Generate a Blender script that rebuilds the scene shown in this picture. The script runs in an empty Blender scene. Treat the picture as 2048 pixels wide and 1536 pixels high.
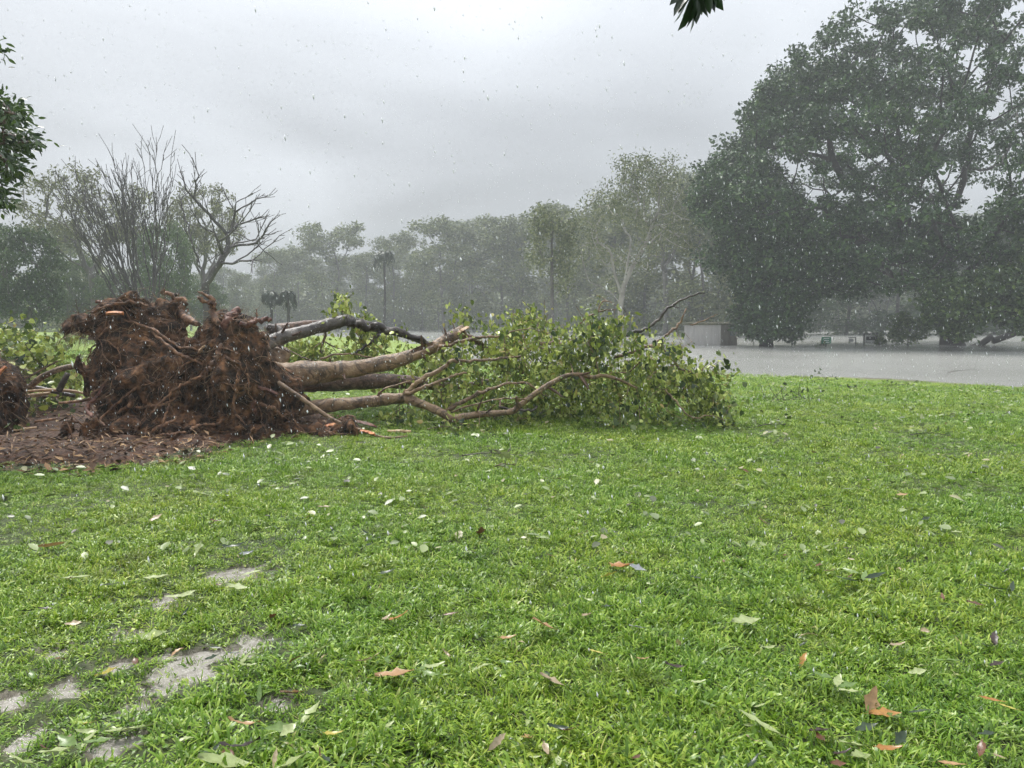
import bpy, math, random
import numpy as np
from mathutils import Vector, Matrix

SC = bpy.context.scene
COL = SC.collection
R = math.radians
TAU = 2 * math.pi

# ------------------------------------------------------------------ camera
FPX = 1547.0                       # focal length in photo pixels (2048 wide)
CAMZ = 1.6
TH = math.atan(128 / FPX)
cam_data = bpy.data.cameras.new('camera')
cam_data.sensor_width = 36
cam_data.lens = 36 * FPX / 2048
cam_data.clip_start = 0.05
cam_data.clip_end = 2000
cam = bpy.data.objects.new('camera', cam_data)
cam.location = (0, 0, CAMZ)
cam.rotation_euler = (math.pi / 2 - TH, 0, 0)
COL.objects.link(cam)
SC.camera = cam

# ------------------------------------------------------------------ sky
SUN_EL, SUN_AZ = 58.0, -35.0
W = bpy.data.worlds.new('World')
SC.world = W
W.use_nodes = True
nt = W.node_tree
nt.nodes.clear()
def wn(t, **k):
    n = nt.nodes.new(t)
    for a, b in k.items():
        setattr(n, a, b)
    return n
def wl(a, b):
    nt.links.new(a, b)
w_out = wn('ShaderNodeOutputWorld')
w_bg = wn('ShaderNodeBackground')
w_bg.inputs['Strength'].default_value = 1.0
wl(w_bg.outputs[0], w_out.inputs[0])
w_sky = wn('ShaderNodeTexSky', sky_type='NISHITA', sun_disc=False)
w_sky.sun_elevation = R(SUN_EL)
w_sky.sun_rotation = R(SUN_AZ)
w_sky.dust_density = 6.0
w_tc = wn('ShaderNodeTexCoord')
w_sep = wn('ShaderNodeSeparateXYZ')
wl(w_tc.outputs['Generated'], w_sep.inputs[0])
w_abs = wn('ShaderNodeMath', operation='MAXIMUM')
wl(w_sep.outputs[2], w_abs.inputs[0]); w_abs.inputs[1].default_value = 0.0
# overcast luminance: brighter towards the zenith
w_lum = wn('ShaderNodeMath', operation='MULTIPLY_ADD')
wl(w_abs.outputs[0], w_lum.inputs[0]); w_lum.inputs[1].default_value = 0.43; w_lum.inputs[2].default_value = 0.215
# cloud layer projected on a flat ceiling
w_den = wn('ShaderNodeMath', operation='ADD')
wl(w_abs.outputs[0], w_den.inputs[0]); w_den.inputs[1].default_value = 0.22
w_div = wn('ShaderNodeVectorMath', operation='DIVIDE')
w_cmb = wn('ShaderNodeCombineXYZ')
for i in range(3):
    wl(w_den.outputs[0], w_cmb.inputs[i])
wl(w_tc.outputs['Generated'], w_div.inputs[0]); wl(w_cmb.outputs[0], w_div.inputs[1])
w_ns = wn('ShaderNodeTexNoise')
w_ns.inputs['Scale'].default_value = 1.05
w_ns.inputs['Detail'].default_value = 5
w_ns.inputs['Roughness'].default_value = 0.42
w_ns.inputs['Distortion'].default_value = 0.35
wl(w_div.outputs[0], w_ns.inputs['Vector'])
w_mr = wn('ShaderNodeMapRange')
w_mr.inputs['From Min'].default_value = 0.3; w_mr.inputs['From Max'].default_value = 0.72
w_mr.inputs['To Min'].default_value = 0.70; w_mr.inputs['To Max'].default_value = 1.26
wl(w_ns.outputs[0], w_mr.inputs['Value'])
w_mul = wn('ShaderNodeMath', operation='MULTIPLY')
wl(w_lum.outputs[0], w_mul.inputs[0]); wl(w_mr.outputs[0], w_mul.inputs[1])
w_tint = wn('ShaderNodeVectorMath', operation='SCALE')
w_tint.inputs[0].default_value = (0.925, 0.975, 1.045)
wl(w_mul.outputs[0], w_tint.inputs['Scale'])
w_mix = wn('ShaderNodeVectorMath', operation='MULTIPLY_ADD')
wl(w_sky.outputs[0], w_mix.inputs[0]); w_mix.inputs[1].default_value = (0.004, 0.004, 0.004)
wl(w_tint.outputs[0], w_mix.inputs[2])
wl(w_mix.outputs[0], w_bg.inputs['Color'])

# ------------------------------------------------------------------ sun behind the cloud
sl = bpy.data.lights.new('sun', 'SUN')
sl.energy = 1.5
sl.angle = R(22)
sl.color = (1.0, 0.97, 0.92)
sun = bpy.data.objects.new('sun', sl)
COL.objects.link(sun)
_d = Vector((math.sin(R(SUN_AZ)) * math.cos(R(SUN_EL)), math.cos(R(SUN_AZ)) * math.cos(R(SUN_EL)), math.sin(R(SUN_EL))))
sun.rotation_euler = _d.to_track_quat('Z', 'Y').to_euler()

# ------------------------------------------------------------------ render settings
SC.view_settings.view_transform = 'Standard'
SC.view_settings.look = 'None'
SC.view_settings.exposure = 1.26
SC.view_settings.gamma = 1.0
SC.render.engine = 'CYCLES'
cy = SC.cycles
cy.use_denoising = True
try:
    cy.denoiser = 'OPENIMAGEDENOISE'
    cy.denoising_input_passes = 'RGB_ALBEDO_NORMAL'
    cy.denoising_prefilter = 'ACCURATE'
except Exception:
    pass
cy.max_bounces = 4
cy.diffuse_bounces = 2
cy.glossy_bounces = 2
cy.transmission_bounces = 3
cy.transparent_max_bounces = 4
cy.volume_bounces = 0
cy.caustics_reflective = False
cy.caustics_refractive = False
cy.use_adaptive_sampling = True
cy.adaptive_threshold = 0.04

# ================================================================== helpers
cT, sT = math.cos(TH), math.sin(TH)
def P(px, py, Y):
    """world point that lies at distance Y in front of the camera on the line of a photo pixel"""
    u = (px - 1024) / FPX
    v = (768 - py) / FPX
    dy = cT + v * sT
    t = Y / dy
    return np.array((u * t, Y, CAMZ + t * (-sT + v * cT)))
def G(px, py, z=0.0):
    u = (px - 1024) / FPX
    v = (768 - py) / FPX
    dz = -sT + v * cT
    t = (z - CAMZ) / dz
    return np.array((u * t, t * (cT + v * sT), z))
def proj(p):
    p = np.asarray(p, float).reshape(-1, 3)
    x, y, z = p[:, 0], p[:, 1], p[:, 2] - CAMZ
    f = y * cT - z * sT
    up = y * sT + z * cT
    return np.stack((1024 + FPX * x / f, 768 - FPX * up / f), 1)

def smooth(t):
    t = np.clip(t, 0, 1)
    return t * t * (3 - 2 * t)

def vnoise(p, seed=0.0):
    p = np.asarray(p, float)
    i = np.floor(p); f = p - i
    f = f * f * (3 - 2 * f)
    def h(o):
        q = i + o
        s = np.sin(q[..., 0] * 127.1 + q[..., 1] * 311.7 + q[..., 2] * 74.7 + seed * 13.37) * 43758.5453
        return s - np.floor(s)
    r = 0
    for a in (0, 1):
        for b in (0, 1):
            for c in (0, 1):
                w = (f[..., 0] if a else 1 - f[..., 0]) * (f[..., 1] if b else 1 - f[..., 1]) * (f[..., 2] if c else 1 - f[..., 2])
                r = r + w * h(np.array((a, b, c), float))
    return r * 2 - 1
def fbm(p, oct=3, seed=0.0):
    p = np.asarray(p, float)
    r, a = 0, 1.0
    for k in range(oct):
        r = r + a * vnoise(p * 2 ** k + 17.3 * k, seed + k)
        a *= 0.5
    return r

class MB:
    """collects shapes; build() links them as one mesh object"""
    def __init__(s):
        s.v, s.f, s.n = [], [], 0
    def add(s, v, *faces):
        v = np.asarray(v, float).reshape(-1, 3)
        s.v.append(v)
        for f in faces:
            f = np.asarray(f, np.int64)
            if f.size:
                s.f.append(f + s.n)
        s.n += len(v)
    def inst(s, tv, tfs, mats, pos):
        """template verts tv (k,3), faces tfs, matrices (N,3,3), positions (N,3)"""
        N, k = len(pos), len(tv)
        if N == 0:
            return
        v = np.einsum('nij,kj->nki', mats, tv) + pos[:, None, :]
        off = (np.arange(N) * k)[:, None, None]
        s.add(v, *[(np.asarray(t)[None] + off).reshape(-1, np.asarray(t).shape[1]) for t in tfs])
    def tube(s, pts, rad, sides=6, cap=True, lump=0.0, seed=0.0):
        pts = np.asarray(pts, float); n = len(pts)
        rad = np.broadcast_to(np.asarray(rad, float), (n,))
        t = np.gradient(pts, axis=0)
        t /= np.linalg.norm(t, axis=1)[:, None] + 1e-9
        ax = np.eye(3)[np.argmin(np.abs(t).mean(0))]
        a = np.cross(t, ax); a /= np.linalg.norm(a, axis=1)[:, None] + 1e-9
        b = np.cross(t, a)
        ang = np.arange(sides) / sides * TAU
        ring = a[:, None] * np.cos(ang)[None, :, None] + b[:, None] * np.sin(ang)[None, :, None]
        rr = rad[:, None] * np.ones(sides)[None]
        if lump:
            q = pts[:, None] + ring * rad[:, None, None]
            rr = rr * (1 + lump * fbm(q / (rad.mean() * 2.2 + 1e-6), 3, seed) + 0.35 * lump * fbm(q / (rad.mean() * 0.5 + 1e-6), 2, seed + 9))
        v = pts[:, None] + ring * rr[..., None]
        i = np.arange(n - 1)[:, None] * sides; j = np.arange(sides)[None]; j2 = (j + 1) % sides
        q = np.stack((i + j, i + j2, i + sides + j2, i + sides + j), -1).reshape(-1, 4)
        if cap:
            vv = np.concatenate((v.reshape(-1, 3), pts[:1], pts[-1:]))
            c0, c1 = n * sides, n * sides + 1
            j = np.arange(sides); j2 = (j + 1) % sides
            tr = np.concatenate((np.stack((np.full(sides, c0), j2, j), 1), np.stack((np.full(sides, c1), (n - 1) * sides + j, (n - 1) * sides + j2), 1)))
            s.add(vv, q, tr)
        else:
            s.add(v, q)
    def box(s, c, h, rot=None):
        c = np.asarray(c, float); h = np.asarray(h, float)
        v = np.array([(x, y, z) for x in (-1, 1) for y in (-1, 1) for z in (-1, 1)], float) * h
        if rot is not None:
            v = v @ np.asarray(rot).T
        s.add(v + c, [(0, 1, 3, 2), (4, 6, 7, 5), (0, 4, 5, 1), (2, 3, 7, 6), (0, 2, 6, 4), (1, 5, 7, 3)])
    def mesh(s, name, mat, smooth_=True, origin=(0, 0, 0)):
        m = bpy.data.meshes.new(name)
        if s.n:
            v = np.concatenate(s.v) - np.asarray(origin, float)
            li = np.concatenate([f.ravel() for f in s.f])
            lt = np.concatenate([np.full(len(f), f.shape[1]) for f in s.f])
            ls = np.concatenate(([0], np.cumsum(lt)[:-1]))
            m.vertices.add(len(v)); m.vertices.foreach_set('co', v.ravel().astype(np.float32))
            m.loops.add(len(li)); m.loops.foreach_set('vertex_index', li.astype(np.int32))
            m.polygons.add(len(lt)); m.polygons.foreach_set('loop_start', ls.astype(np.int32))
            m.polygons.foreach_set('use_smooth', np.full(len(lt), smooth_))
            m.update(calc_edges=True)
        if mat:
            m.materials.append(mat)
        return m
    def build(s, name, mat, parent=None, smooth_=True, origin=None):
        if origin is None:
            origin = parent_origin(parent)
        return link(name, s.mesh(name, mat, smooth_, origin), parent)

def parent_origin(p):
    o = np.zeros(3)
    while p is not None:
        o += np.array(p.location); p = p.parent
    return o
def link(name, data, parent=None, loc=None):
    o = bpy.data.objects.new(name, data)
    COL.objects.link(o)
    if parent is not None:
        o.parent = parent
    if loc is not None:
        o.location = loc
    return o
def tag(o, label=None, cat=None, group=None, kind=None):
    for k, v in (('label', label), ('category', cat), ('group', group), ('kind', kind)):
        if v:
            o[k] = v
    return o
def thing(name, loc, label, cat, group=None):
    o = bpy.data.objects.new(name, None)
    o.empty_display_size = 0.1
    o.location = [float(x) for x in loc]
    COL.objects.link(o)
    return tag(o, label, cat, group)
def catmull(pts, n):
    pts = np.asarray(pts, float)
    if len(pts) < 3:
        t = np.linspace(0, 1, n)[:, None]
        return pts[0] * (1 - t) + pts[-1] * t
    p = np.concatenate((pts[:1] * 2 - pts[1:2], pts, pts[-1:] * 2 - pts[-2:-1]))
    t = np.linspace(0, len(pts) - 1 - 1e-6, n)
    i = t.astype(int); f = (t - i)[:, None]
    a, b, c, d = p[i], p[i + 1], p[i + 2], p[i + 3]
    return 0.5 * (2 * b + (c - a) * f + (2 * a - 5 * b + 4 * c - d) * f ** 2 + (3 * b - a - 3 * c + d) * f ** 3)
def frames(nrm, ang):
    """matrices whose z is nrm and whose y axis is turned by ang"""
    n = nrm / (np.linalg.norm(nrm, axis=1)[:, None] + 1e-9)
    h = np.where(np.abs(n[:, 2:3]) < 0.9, np.array((0, 0, 1.0)), np.array((1.0, 0, 0)))
    a = np.cross(h, n); a /= np.linalg.norm(a, axis=1)[:, None] + 1e-9
    b = np.cross(n, a)
    c, s_ = np.cos(ang)[:, None], np.sin(ang)[:, None]
    y = a * c + b * s_
    x = np.cross(y, n)
    return np.stack((x, y, n), 2)
def heading(y, roll):
    """matrices whose y axis is y (leaf length), rolled about it"""
    y = y / (np.linalg.norm(y, axis=1)[:, None] + 1e-9)
    h = np.where(np.abs(y[:, 2:3]) < 0.9, np.array((0, 0, 1.0)), np.array((1.0, 0, 0)))
    a = np.cross(y, h); a /= np.linalg.norm(a, axis=1)[:, None] + 1e-9
    b = np.cross(a, y)
    c, s_ = np.cos(roll)[:, None], np.sin(roll)[:, None]
    x = a * c + b * s_
    z = np.cross(x, y)
    return np.stack((x, y, z), 2)
def rdir(rng, n):
    v = rng.normal(size=(n, 3))
    return v / np.linalg.norm(v, axis=1)[:, None]

# ================================================================== materials
def nodemat(name):
    m = bpy.data.materials.new(name)
    m.use_nodes = True
    t = m.node_tree
    b = t.nodes['Principled BSDF']
    return m, t, b
def ramp(t, fac, cols):
    r = t.nodes.new('ShaderNodeValToRGB')
    e = r.color_ramp.elements
    while len(e) < len(cols):
        e.new(0.5)
    for k, (p, c) in enumerate(cols):
        e[k].position = p
        e[k].color = (*c, 1)
    t.links.new(fac, r.inputs[0])
    return r.outputs[0]
def noise_node(t, scale, detail=4, rough=0.55, stretch=None, coord='Object', dist=0.0):
    tc = t.nodes.new('ShaderNodeTexCoord')
    n = t.nodes.new('ShaderNodeTexNoise')
    n.inputs['Scale'].default_value = scale
    n.inputs['Detail'].default_value = detail
    n.inputs['Roughness'].default_value = rough
    n.inputs['Distortion'].default_value = dist
    src = tc.outputs[coord]
    if stretch:
        mp = t.nodes.new('ShaderNodeMapping')
        mp.inputs['Scale'].default_value = stretch
        t.links.new(src, mp.inputs[0]); src = mp.outputs[0]
    t.links.new(src, n.inputs['Vector'])
    return n.outputs[0]
def bump(t, b, h, strength, dist=0.02):
    n = t.nodes.new('ShaderNodeBump')
    n.inputs['Strength'].default_value = strength
    n.inputs['Distance'].default_value = dist
    t.links.new(h, n.inputs['Height'])
    t.links.new(n.outputs[0], b.inputs['Normal'])
def mixc(t, fac, a, b, mode='MIX'):
    m = t.nodes.new('ShaderNodeMix')
    m.data_type = 'RGBA'; m.blend_type = mode
    for s_, v in ((m.inputs[0], fac), (m.inputs[6], a), (m.inputs[7], b)):
        if isinstance(v, (int, float)):
            s_.default_value = v
        elif isinstance(v, tuple):
            s_.default_value = (*v, 1)
        else:
            t.links.new(v, s_)
    return m.outputs[2]
def surf(name, cols, scale, rough=0.7, bmp=0.4, bscale=None, stretch=None, detail=5, bd=0.02, spec=0.5, coat=0.0, crack=0):
    m, t, b = nodemat(name)
    n = noise_node(t, scale, detail, stretch=stretch)
    col = ramp(t, n, cols)
    if crack:                                 # thin dark fissures and stains
        rd = noise_node(t, crack, 6, 0.6, dist=0.8)
        col = mixc(t, ramp(t, rd, [(0.455, (0, 0, 0)), (0.492, (0.75, 0.75, 0.75)), (0.508, (0.75, 0.75, 0.75)), (0.545, (0, 0, 0))]), col, (0.03, 0.02, 0.014))
    t.links.new(col, b.inputs['Base Color'])
    b.inputs['Roughness'].default_value = rough
    b.inputs['Specular IOR Level'].default_value = spec
    b.inputs['Coat Weight'].default_value = coat
    b.inputs['Coat Roughness'].default_value = 0.15
    if bmp:
        bump(t, b, noise_node(t, bscale or scale * 3, 5, stretch=stretch), bmp, bd)
    return m
def leafmat(name, cols, rough=0.4, trans=0.0, tcol=(0.2, 0.3, 0.05), spec=0.5, var=0.0):
    """leaf colours spread leaf by leaf"""
    m, t, b = nodemat(name)
    g = t.nodes.new('ShaderNodeNewGeometry')
    c = ramp(t, g.outputs['Random Per Island'], cols)
    if var:
        n = noise_node(t, var, 2)
        c = mixc(t, ramp(t, n, [(0.35, (0, 0, 0)), (0.65, (1, 1, 1))]), c, mixc(t, 1.0, c, (0.62, 0.72, 0.66), 'MULTIPLY'))
    t.links.new(c, b.inputs['Base Color'])
    b.inputs['Roughness'].default_value = rough
    b.inputs['Specular IOR Level'].default_value = spec
    if trans:
        tr = t.nodes.new('ShaderNodeBsdfTranslucent')
        t.links.new(mixc(t, 0.6, c, tcol), tr.inputs['Color'])
        mx = t.nodes.new('ShaderNodeMixShader')
        mx.inputs[0].default_value = trans
        t.links.new(b.outputs[0], mx.inputs[1]); t.links.new(tr.outputs[0], mx.inputs[2])
        t.links.new(mx.outputs[0], t.nodes['Material Output'].inputs[0])
    return m

M = {}
M['bark_tan'] = surf('bark_tan', [(0.25, (0.085, 0.05, 0.028)), (0.42, (0.21, 0.13, 0.072)), (0.58, (0.34, 0.225, 0.13)), (0.75, (0.45, 0.33, 0.21))], 7, 0.42, 0.9, 30, detail=8, crack=3.2)
M['bark_brown'] = surf('bark_brown', [(0.3, (0.06, 0.034, 0.022)), (0.5, (0.15, 0.085, 0.055)), (0.7, (0.26, 0.165, 0.11))], 11, 0.42, 0.8, 36, detail=7, crack=4)
M['bark_dark'] = surf('bark_dark', [(0.3, (0.02, 0.0154, 0.0133)), (0.52, (0.05625, 0.044, 0.038)), (0.72, (0.1625, 0.1375, 0.1187))], 6, 0.38, 0.6, 26, detail=7)
M['bark_grey'] = surf('bark_grey', [(0.3, (0.0392, 0.03162, 0.0276)), (0.5, (0.1064, 0.08976, 0.0782)), (0.72, (0.2912, 0.2601, 0.23))], 5, 0.36, 0.8, 24, detail=7, crack=3)
M['bark_far'] = surf('bark_far', [(0.3, (0.018, 0.015, 0.014)), (0.7, (0.06, 0.052, 0.048))], 1.5, 0.7, 0.4, 8)
M['bark_wood'] = surf('bark_wood', [(0.3, (0.06, 0.055, 0.05)), (0.7, (0.17, 0.16, 0.145))], 1.5, 0.7, 0.4, 8)  # bark for the wood, paled to put distance haze into its colour
M['bark_dead'] = surf('bark_dead', [(0.3, (0.028, 0.023, 0.024)), (0.7, (0.10, 0.088, 0.09))], 2.5, 0.65, 0.4, 10)
M['bark_pale'] = surf('bark_pale', [(0.3, (0.224, 0.208, 0.176)), (0.6, (0.416, 0.4, 0.352)), (0.75, (0.496, 0.48, 0.44))], 1.4, 0.6, 0.3, 8)
M['soil'] = surf('soil', [(0.34, (0.006, 0.004, 0.002)), (0.46, (0.05, 0.025, 0.012)), (0.57, (0.155, 0.074, 0.034)), (0.72, (0.36, 0.18, 0.08))], 7, 0.75, 1.0, 26, detail=9, bd=0.06, spec=0.3)  # near-black end paints in the shadowed gaps between clods
M['root'] = surf('root', [(0.3, (0.0396, 0.02002, 0.0117)), (0.45, (0.135, 0.06468, 0.0325)), (0.6, (0.306, 0.154, 0.0754)), (0.75, (0.576, 0.3157, 0.156))], 14, 0.55, 0.8, 60, detail=7)
M['fine_root'] = leafmat('fine_root', [(0, (0.02, 0.012, 0.008)), (0.4, (0.09, 0.052, 0.028)), (0.7, (0.2, 0.12, 0.06)), (0.9, (0.34, 0.215, 0.11)), (1, (0.46, 0.33, 0.2))], 0.6)
M['raw_wood'] = surf('raw_wood', [(0.3, (0.34, 0.09, 0.025)), (0.5, (0.58, 0.21, 0.06)), (0.7, (0.72, 0.37, 0.15))], 9, 0.5, 0.7, 30, stretch=(1, 1, 1), detail=6)
M['red_wood'] = surf('red_wood', [(0.3, (0.05, 0.02, 0.012)), (0.5, (0.12, 0.042, 0.024)), (0.7, (0.24, 0.10, 0.055))], 12, 0.5, 0.7, 40)
M['pale_wood'] = surf('pale_wood', [(0.3, (0.34, 0.2, 0.1)), (0.6, (0.58, 0.39, 0.22)), (0.75, (0.7, 0.55, 0.38))], 10, 0.5, 0.6, 34)
M['fallen_leaf'] = leafmat('fallen_leaf', [(0, (0.05034, 0.08919, 0.01647)), (0.25, (0.1309, 0.1981, 0.03018)), (0.5, (0.2818, 0.3568, 0.05763)), (0.75, (0.5034, 0.5748, 0.1166)), (0.92, (0.7249, 0.7929, 0.2607)), (1, (0.443, 0.3171, 0.103))], 0.3, 0.22, (0.24, 0.32, 0.06))
M['fig_leaf'] = leafmat('fig_leaf', [(0, (0.01584, 0.04172, 0.01262)), (0.5, (0.03432, 0.08345, 0.02295)), (0.85, (0.066, 0.1391, 0.03442)), (1, (0.132, 0.2174, 0.05738))], 0.42, 0.12, (0.07, 0.11, 0.02))
M['fig_leaf_fresh'] = leafmat('fig_leaf_fresh', [(0, (0.0216, 0.0459, 0.0162)), (0.5, (0.054, 0.1013, 0.0297)), (0.85, (0.1148, 0.189, 0.04725)), (1, (0.189, 0.2565, 0.0675))], 0.4, 0.15, (0.1, 0.16, 0.02))
M['dark_leaf'] = leafmat('dark_leaf', [(0, (0.0203, 0.04335, 0.01653)), (0.6, (0.0464, 0.09171, 0.0303)), (1, (0.1015, 0.1667, 0.04821))], 0.45, 0.1)
M['euc_leaf'] = leafmat('euc_leaf', [(0, (0.07258, 0.1023, 0.0431)), (0.5, (0.1542, 0.1949, 0.07711)), (1, (0.3175, 0.341, 0.1474))], 0.5, 0.15, (0.12, 0.13, 0.04))  # pale gum green, lightened further to paint in haze on the far trees
M['olive_leaf'] = leafmat('olive_leaf', [(0, (0.06986, 0.08438, 0.0324)), (0.5, (0.1552, 0.1773, 0.0648)), (1, (0.295, 0.3037, 0.1296))], 0.5, 0.15, (0.16, 0.15, 0.04))  # olive green, also lightened to carry some of the haze
M['mid_leaf'] = leafmat('mid_leaf', [(0, (0.0363, 0.072, 0.024)), (0.5, (0.0792, 0.1404, 0.042)), (1, (0.165, 0.234, 0.0675))], 0.45, 0.12)
M['near_leaf'] = leafmat('near_leaf', [(0, (0.016, 0.036, 0.013)), (0.5, (0.036, 0.075, 0.022)), (0.9, (0.08, 0.14, 0.034)), (1, (0.14, 0.21, 0.04))], 0.3, 0.25, (0.12, 0.22, 0.02))
M['palm_leaf'] = leafmat('palm_leaf', [(0, (0.018, 0.032, 0.016)), (1, (0.055, 0.08, 0.035))], 0.45)

# grass blade: colour differs by tuft, blade and place
m, t, b = nodemat('grass_blade')
oi = t.nodes.new('ShaderNodeObjectInfo')
gi = t.nodes.new('ShaderNodeNewGeometry')
add = t.nodes.new('ShaderNodeMath'); add.operation = 'MULTIPLY_ADD'
t.links.new(oi.outputs['Random'], add.inputs[0]); add.inputs[1].default_value = 0.35
ml = t.nodes.new('ShaderNodeMath'); ml.operation = 'MULTIPLY'
t.links.new(gi.outputs['Random Per Island'], ml.inputs[0]); ml.inputs[1].default_value = 0.65
t.links.new(ml.outputs[0], add.inputs[2])
c = ramp(t, add.outputs[0], [(0.0, (0.036, 0.095, 0.011)), (0.25, (0.115, 0.235, 0.022)), (0.58, (0.25, 0.425, 0.045)), (0.85, (0.41, 0.56, 0.10)), (0.95, (0.52, 0.60, 0.24)), (1.0, (0.40, 0.31, 0.12))])
tcx = t.nodes.new('ShaderNodeNewGeometry')
nn = t.nodes.new('ShaderNodeTexNoise'); nn.inputs['Scale'].default_value = 0.55; nn.inputs['Detail'].default_value = 5
t.links.new(tcx.outputs['Position'], nn.inputs['Vector'])
c = mixc(t, ramp(t, nn.outputs[0], [(0.38, (0, 0, 0)), (0.66, (1, 1, 1))]), c, mixc(t, 1.0, c, (1.35, 1.12, 1.0), 'MULTIPLY'))
n5 = t.nodes.new('ShaderNodeTexNoise'); n5.inputs['Scale'].default_value = 1.7; n5.inputs['Detail'].default_value = 6; n5.inputs['Roughness'].default_value = 0.65
t.links.new(tcx.outputs['Position'], n5.inputs['Vector'])
c = mixc(t, ramp(t, n5.outputs[0], [(0.55, (0, 0, 0)), (0.72, (0.55, 0.55, 0.55))]), c, (0.16, 0.17, 0.05))
c = mixc(t, ramp(t, n5.outputs[0], [(0.28, (0.5, 0.5, 0.5)), (0.42, (0, 0, 0))]), c, (0.05, 0.13, 0.016))
t.links.new(c, b.inputs['Base Color'])
b.inputs['Roughness'].default_value = 0.33
b.inputs['Specular IOR Level'].default_value = 0.4
tr = t.nodes.new('ShaderNodeBsdfTranslucent')
t.links.new(c, tr.inputs['Color'])
mx = t.nodes.new('ShaderNodeMixShader'); mx.inputs[0].default_value = 0.3
t.links.new(b.outputs[0], mx.inputs[1]); t.links.new(tr.outputs[0], mx.inputs[2])
t.links.new(mx.outputs[0], t.nodes['Material Output'].inputs[0])
M['grass'] = m

# lawn ground: thatch, short distant turf, mud
m, t, b = nodemat('lawn_ground')
def attr(t, n):
    a = t.nodes.new('ShaderNodeAttribute'); a.attribute_name = n
    return a.outputs['Fac']
n1 = noise_node(t, 18, 6)
thatch = ramp(t, n1, [(0.3, (0.028, 0.04, 0.012)), (0.55, (0.06, 0.085, 0.022)), (0.75, (0.11, 0.12, 0.04))])
n2 = noise_node(t, 0.35, 6, 0.65)
n3 = noise_node(t, 9, 5, 0.7)
turf = mixc(t, n3, ramp(t, n2, [(0.35, (0.16, 0.255, 0.022)), (0.65, (0.26, 0.34, 0.04))]), (0.225, 0.335, 0.035))
mud = ramp(t, noise_node(t, 14, 6), [(0.3, (0.12, 0.10, 0.072)), (0.6, (0.23, 0.20, 0.155)), (0.8, (0.33, 0.295, 0.24))])
c = mixc(t, attr(t, 'far'), thatch, turf)
c = mixc(t, attr(t, 'mud'), c, mud)
t.links.new(c, b.inputs['Base Color'])
rg = t.nodes.new('ShaderNodeMapRange'); t.links.new(attr(t, 'mud'), rg.inputs['Value']); rg.inputs['To Min'].default_value = 0.75; rg.inputs['To Max'].default_value = 0.28
t.links.new(rg.outputs[0], b.inputs['Roughness'])
b.inputs['Specular IOR Level'].default_value = 0.4
bump(t, b, noise_node(t, 30, 6, 0.7), 0.8, 0.03)
M['lawn'] = m

# flood water, pocked by rain
m, t, b = nodemat('flood_water')
n = noise_node(t, 0.06, 3)
t.links.new(ramp(t, n, [(0.35, (0.48, 0.48, 0.45)), (0.65, (0.62, 0.62, 0.585))]), b.inputs['Base Color'])
b.inputs['Roughness'].default_value = 0.13
b.inputs['IOR'].default_value = 1.33
n4 = noise_node(t, 5, 5, 0.75, stretch=(0.6, 1.0, 1))
bump(t, b, n4, 0.3, 0.03)
M['water'] = m
m, t, b = nodemat('puddle_water')
t.links.new(ramp(t, noise_node(t, 20, 5), [(0.3, (0.22, 0.20, 0.165)), (0.7, (0.38, 0.355, 0.315))]), b.inputs['Base Color'])
b.inputs['Roughness'].default_value = 0.07
b.inputs['IOR'].default_value = 1.4
bump(t, b, noise_node(t, 70, 4, 0.75), 0.5, 0.01)
M['puddle'] = m
M['mulch'] = surf('mulch', [(0.28, (0.023, 0.01045, 0.0049)), (0.5, (0.0805, 0.0342, 0.0154)), (0.7, (0.1725, 0.0741, 0.0315))], 11, 0.6, 1.0, 40, detail=8, bd=0.04, spec=0.35)
M['litter'] = leafmat('litter', [(0, (0.022, 0.01164, 0.0056)), (0.45, (0.0825, 0.04365, 0.0192)), (0.72, (0.22, 0.1261, 0.0576)), (0.9, (0.44, 0.2813, 0.144)), (1, (0.55, 0.388, 0.224))], 0.6, spec=0.25)
m, t, b = nodemat('raindrop')
b.inputs['Base Color'].default_value = (0.96, 0.98, 1.0, 1)
b.inputs['Roughness'].default_value = 0.05
b.inputs['IOR'].default_value = 1.33
b.inputs['Transmission Weight'].default_value = 1.0
trl = t.nodes.new('ShaderNodeBsdfTranslucent'); trl.inputs['Color'].default_value = (0.96, 0.98, 1.0, 1)
mx1 = t.nodes.new('ShaderNodeMixShader'); mx1.inputs[0].default_value = 0.82
t.links.new(b.outputs[0], mx1.inputs[1]); t.links.new(trl.outputs[0], mx1.inputs[2])
t.links.new(mx1.outputs[0], t.nodes['Material Output'].inputs[0])
M['rain'] = m

# ================================================================== terrain
WZ = -0.35                                       # flood level
SH = np.array([(-400, 190), (-60, 175), (-36, 118), (-20, 90), (-11, 80), (-7.0, 64), (-4.0, 46), (-0.5, 33.0), (3.5, 31.0), (7.7, 28.7), (14.8, 22.3), (25, 13), (40, 0), (120, -60), (400, -300)], float)
def shore_dist(x, y):
    """metres from the flood's edge, positive on land"""
    x = np.asarray(x, float); y = np.asarray(y, float)
    dm = np.full(np.shape(x), 1e9)
    for k_ in range(len(SH) - 1):
        (ax, ay), (bx_, by_) = SH[k_], SH[k_ + 1]
        t_ = np.clip(((x - ax) * (bx_ - ax) + (y - ay) * (by_ - ay)) / ((bx_ - ax) ** 2 + (by_ - ay) ** 2), 0, 1)
        dm = np.minimum(dm, np.hypot(x - ax - t_ * (bx_ - ax), y - ay - t_ * (by_ - ay)))
    return np.where(np.interp(x, SH[:, 0], SH[:, 1]) > y, dm, -dm)
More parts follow.
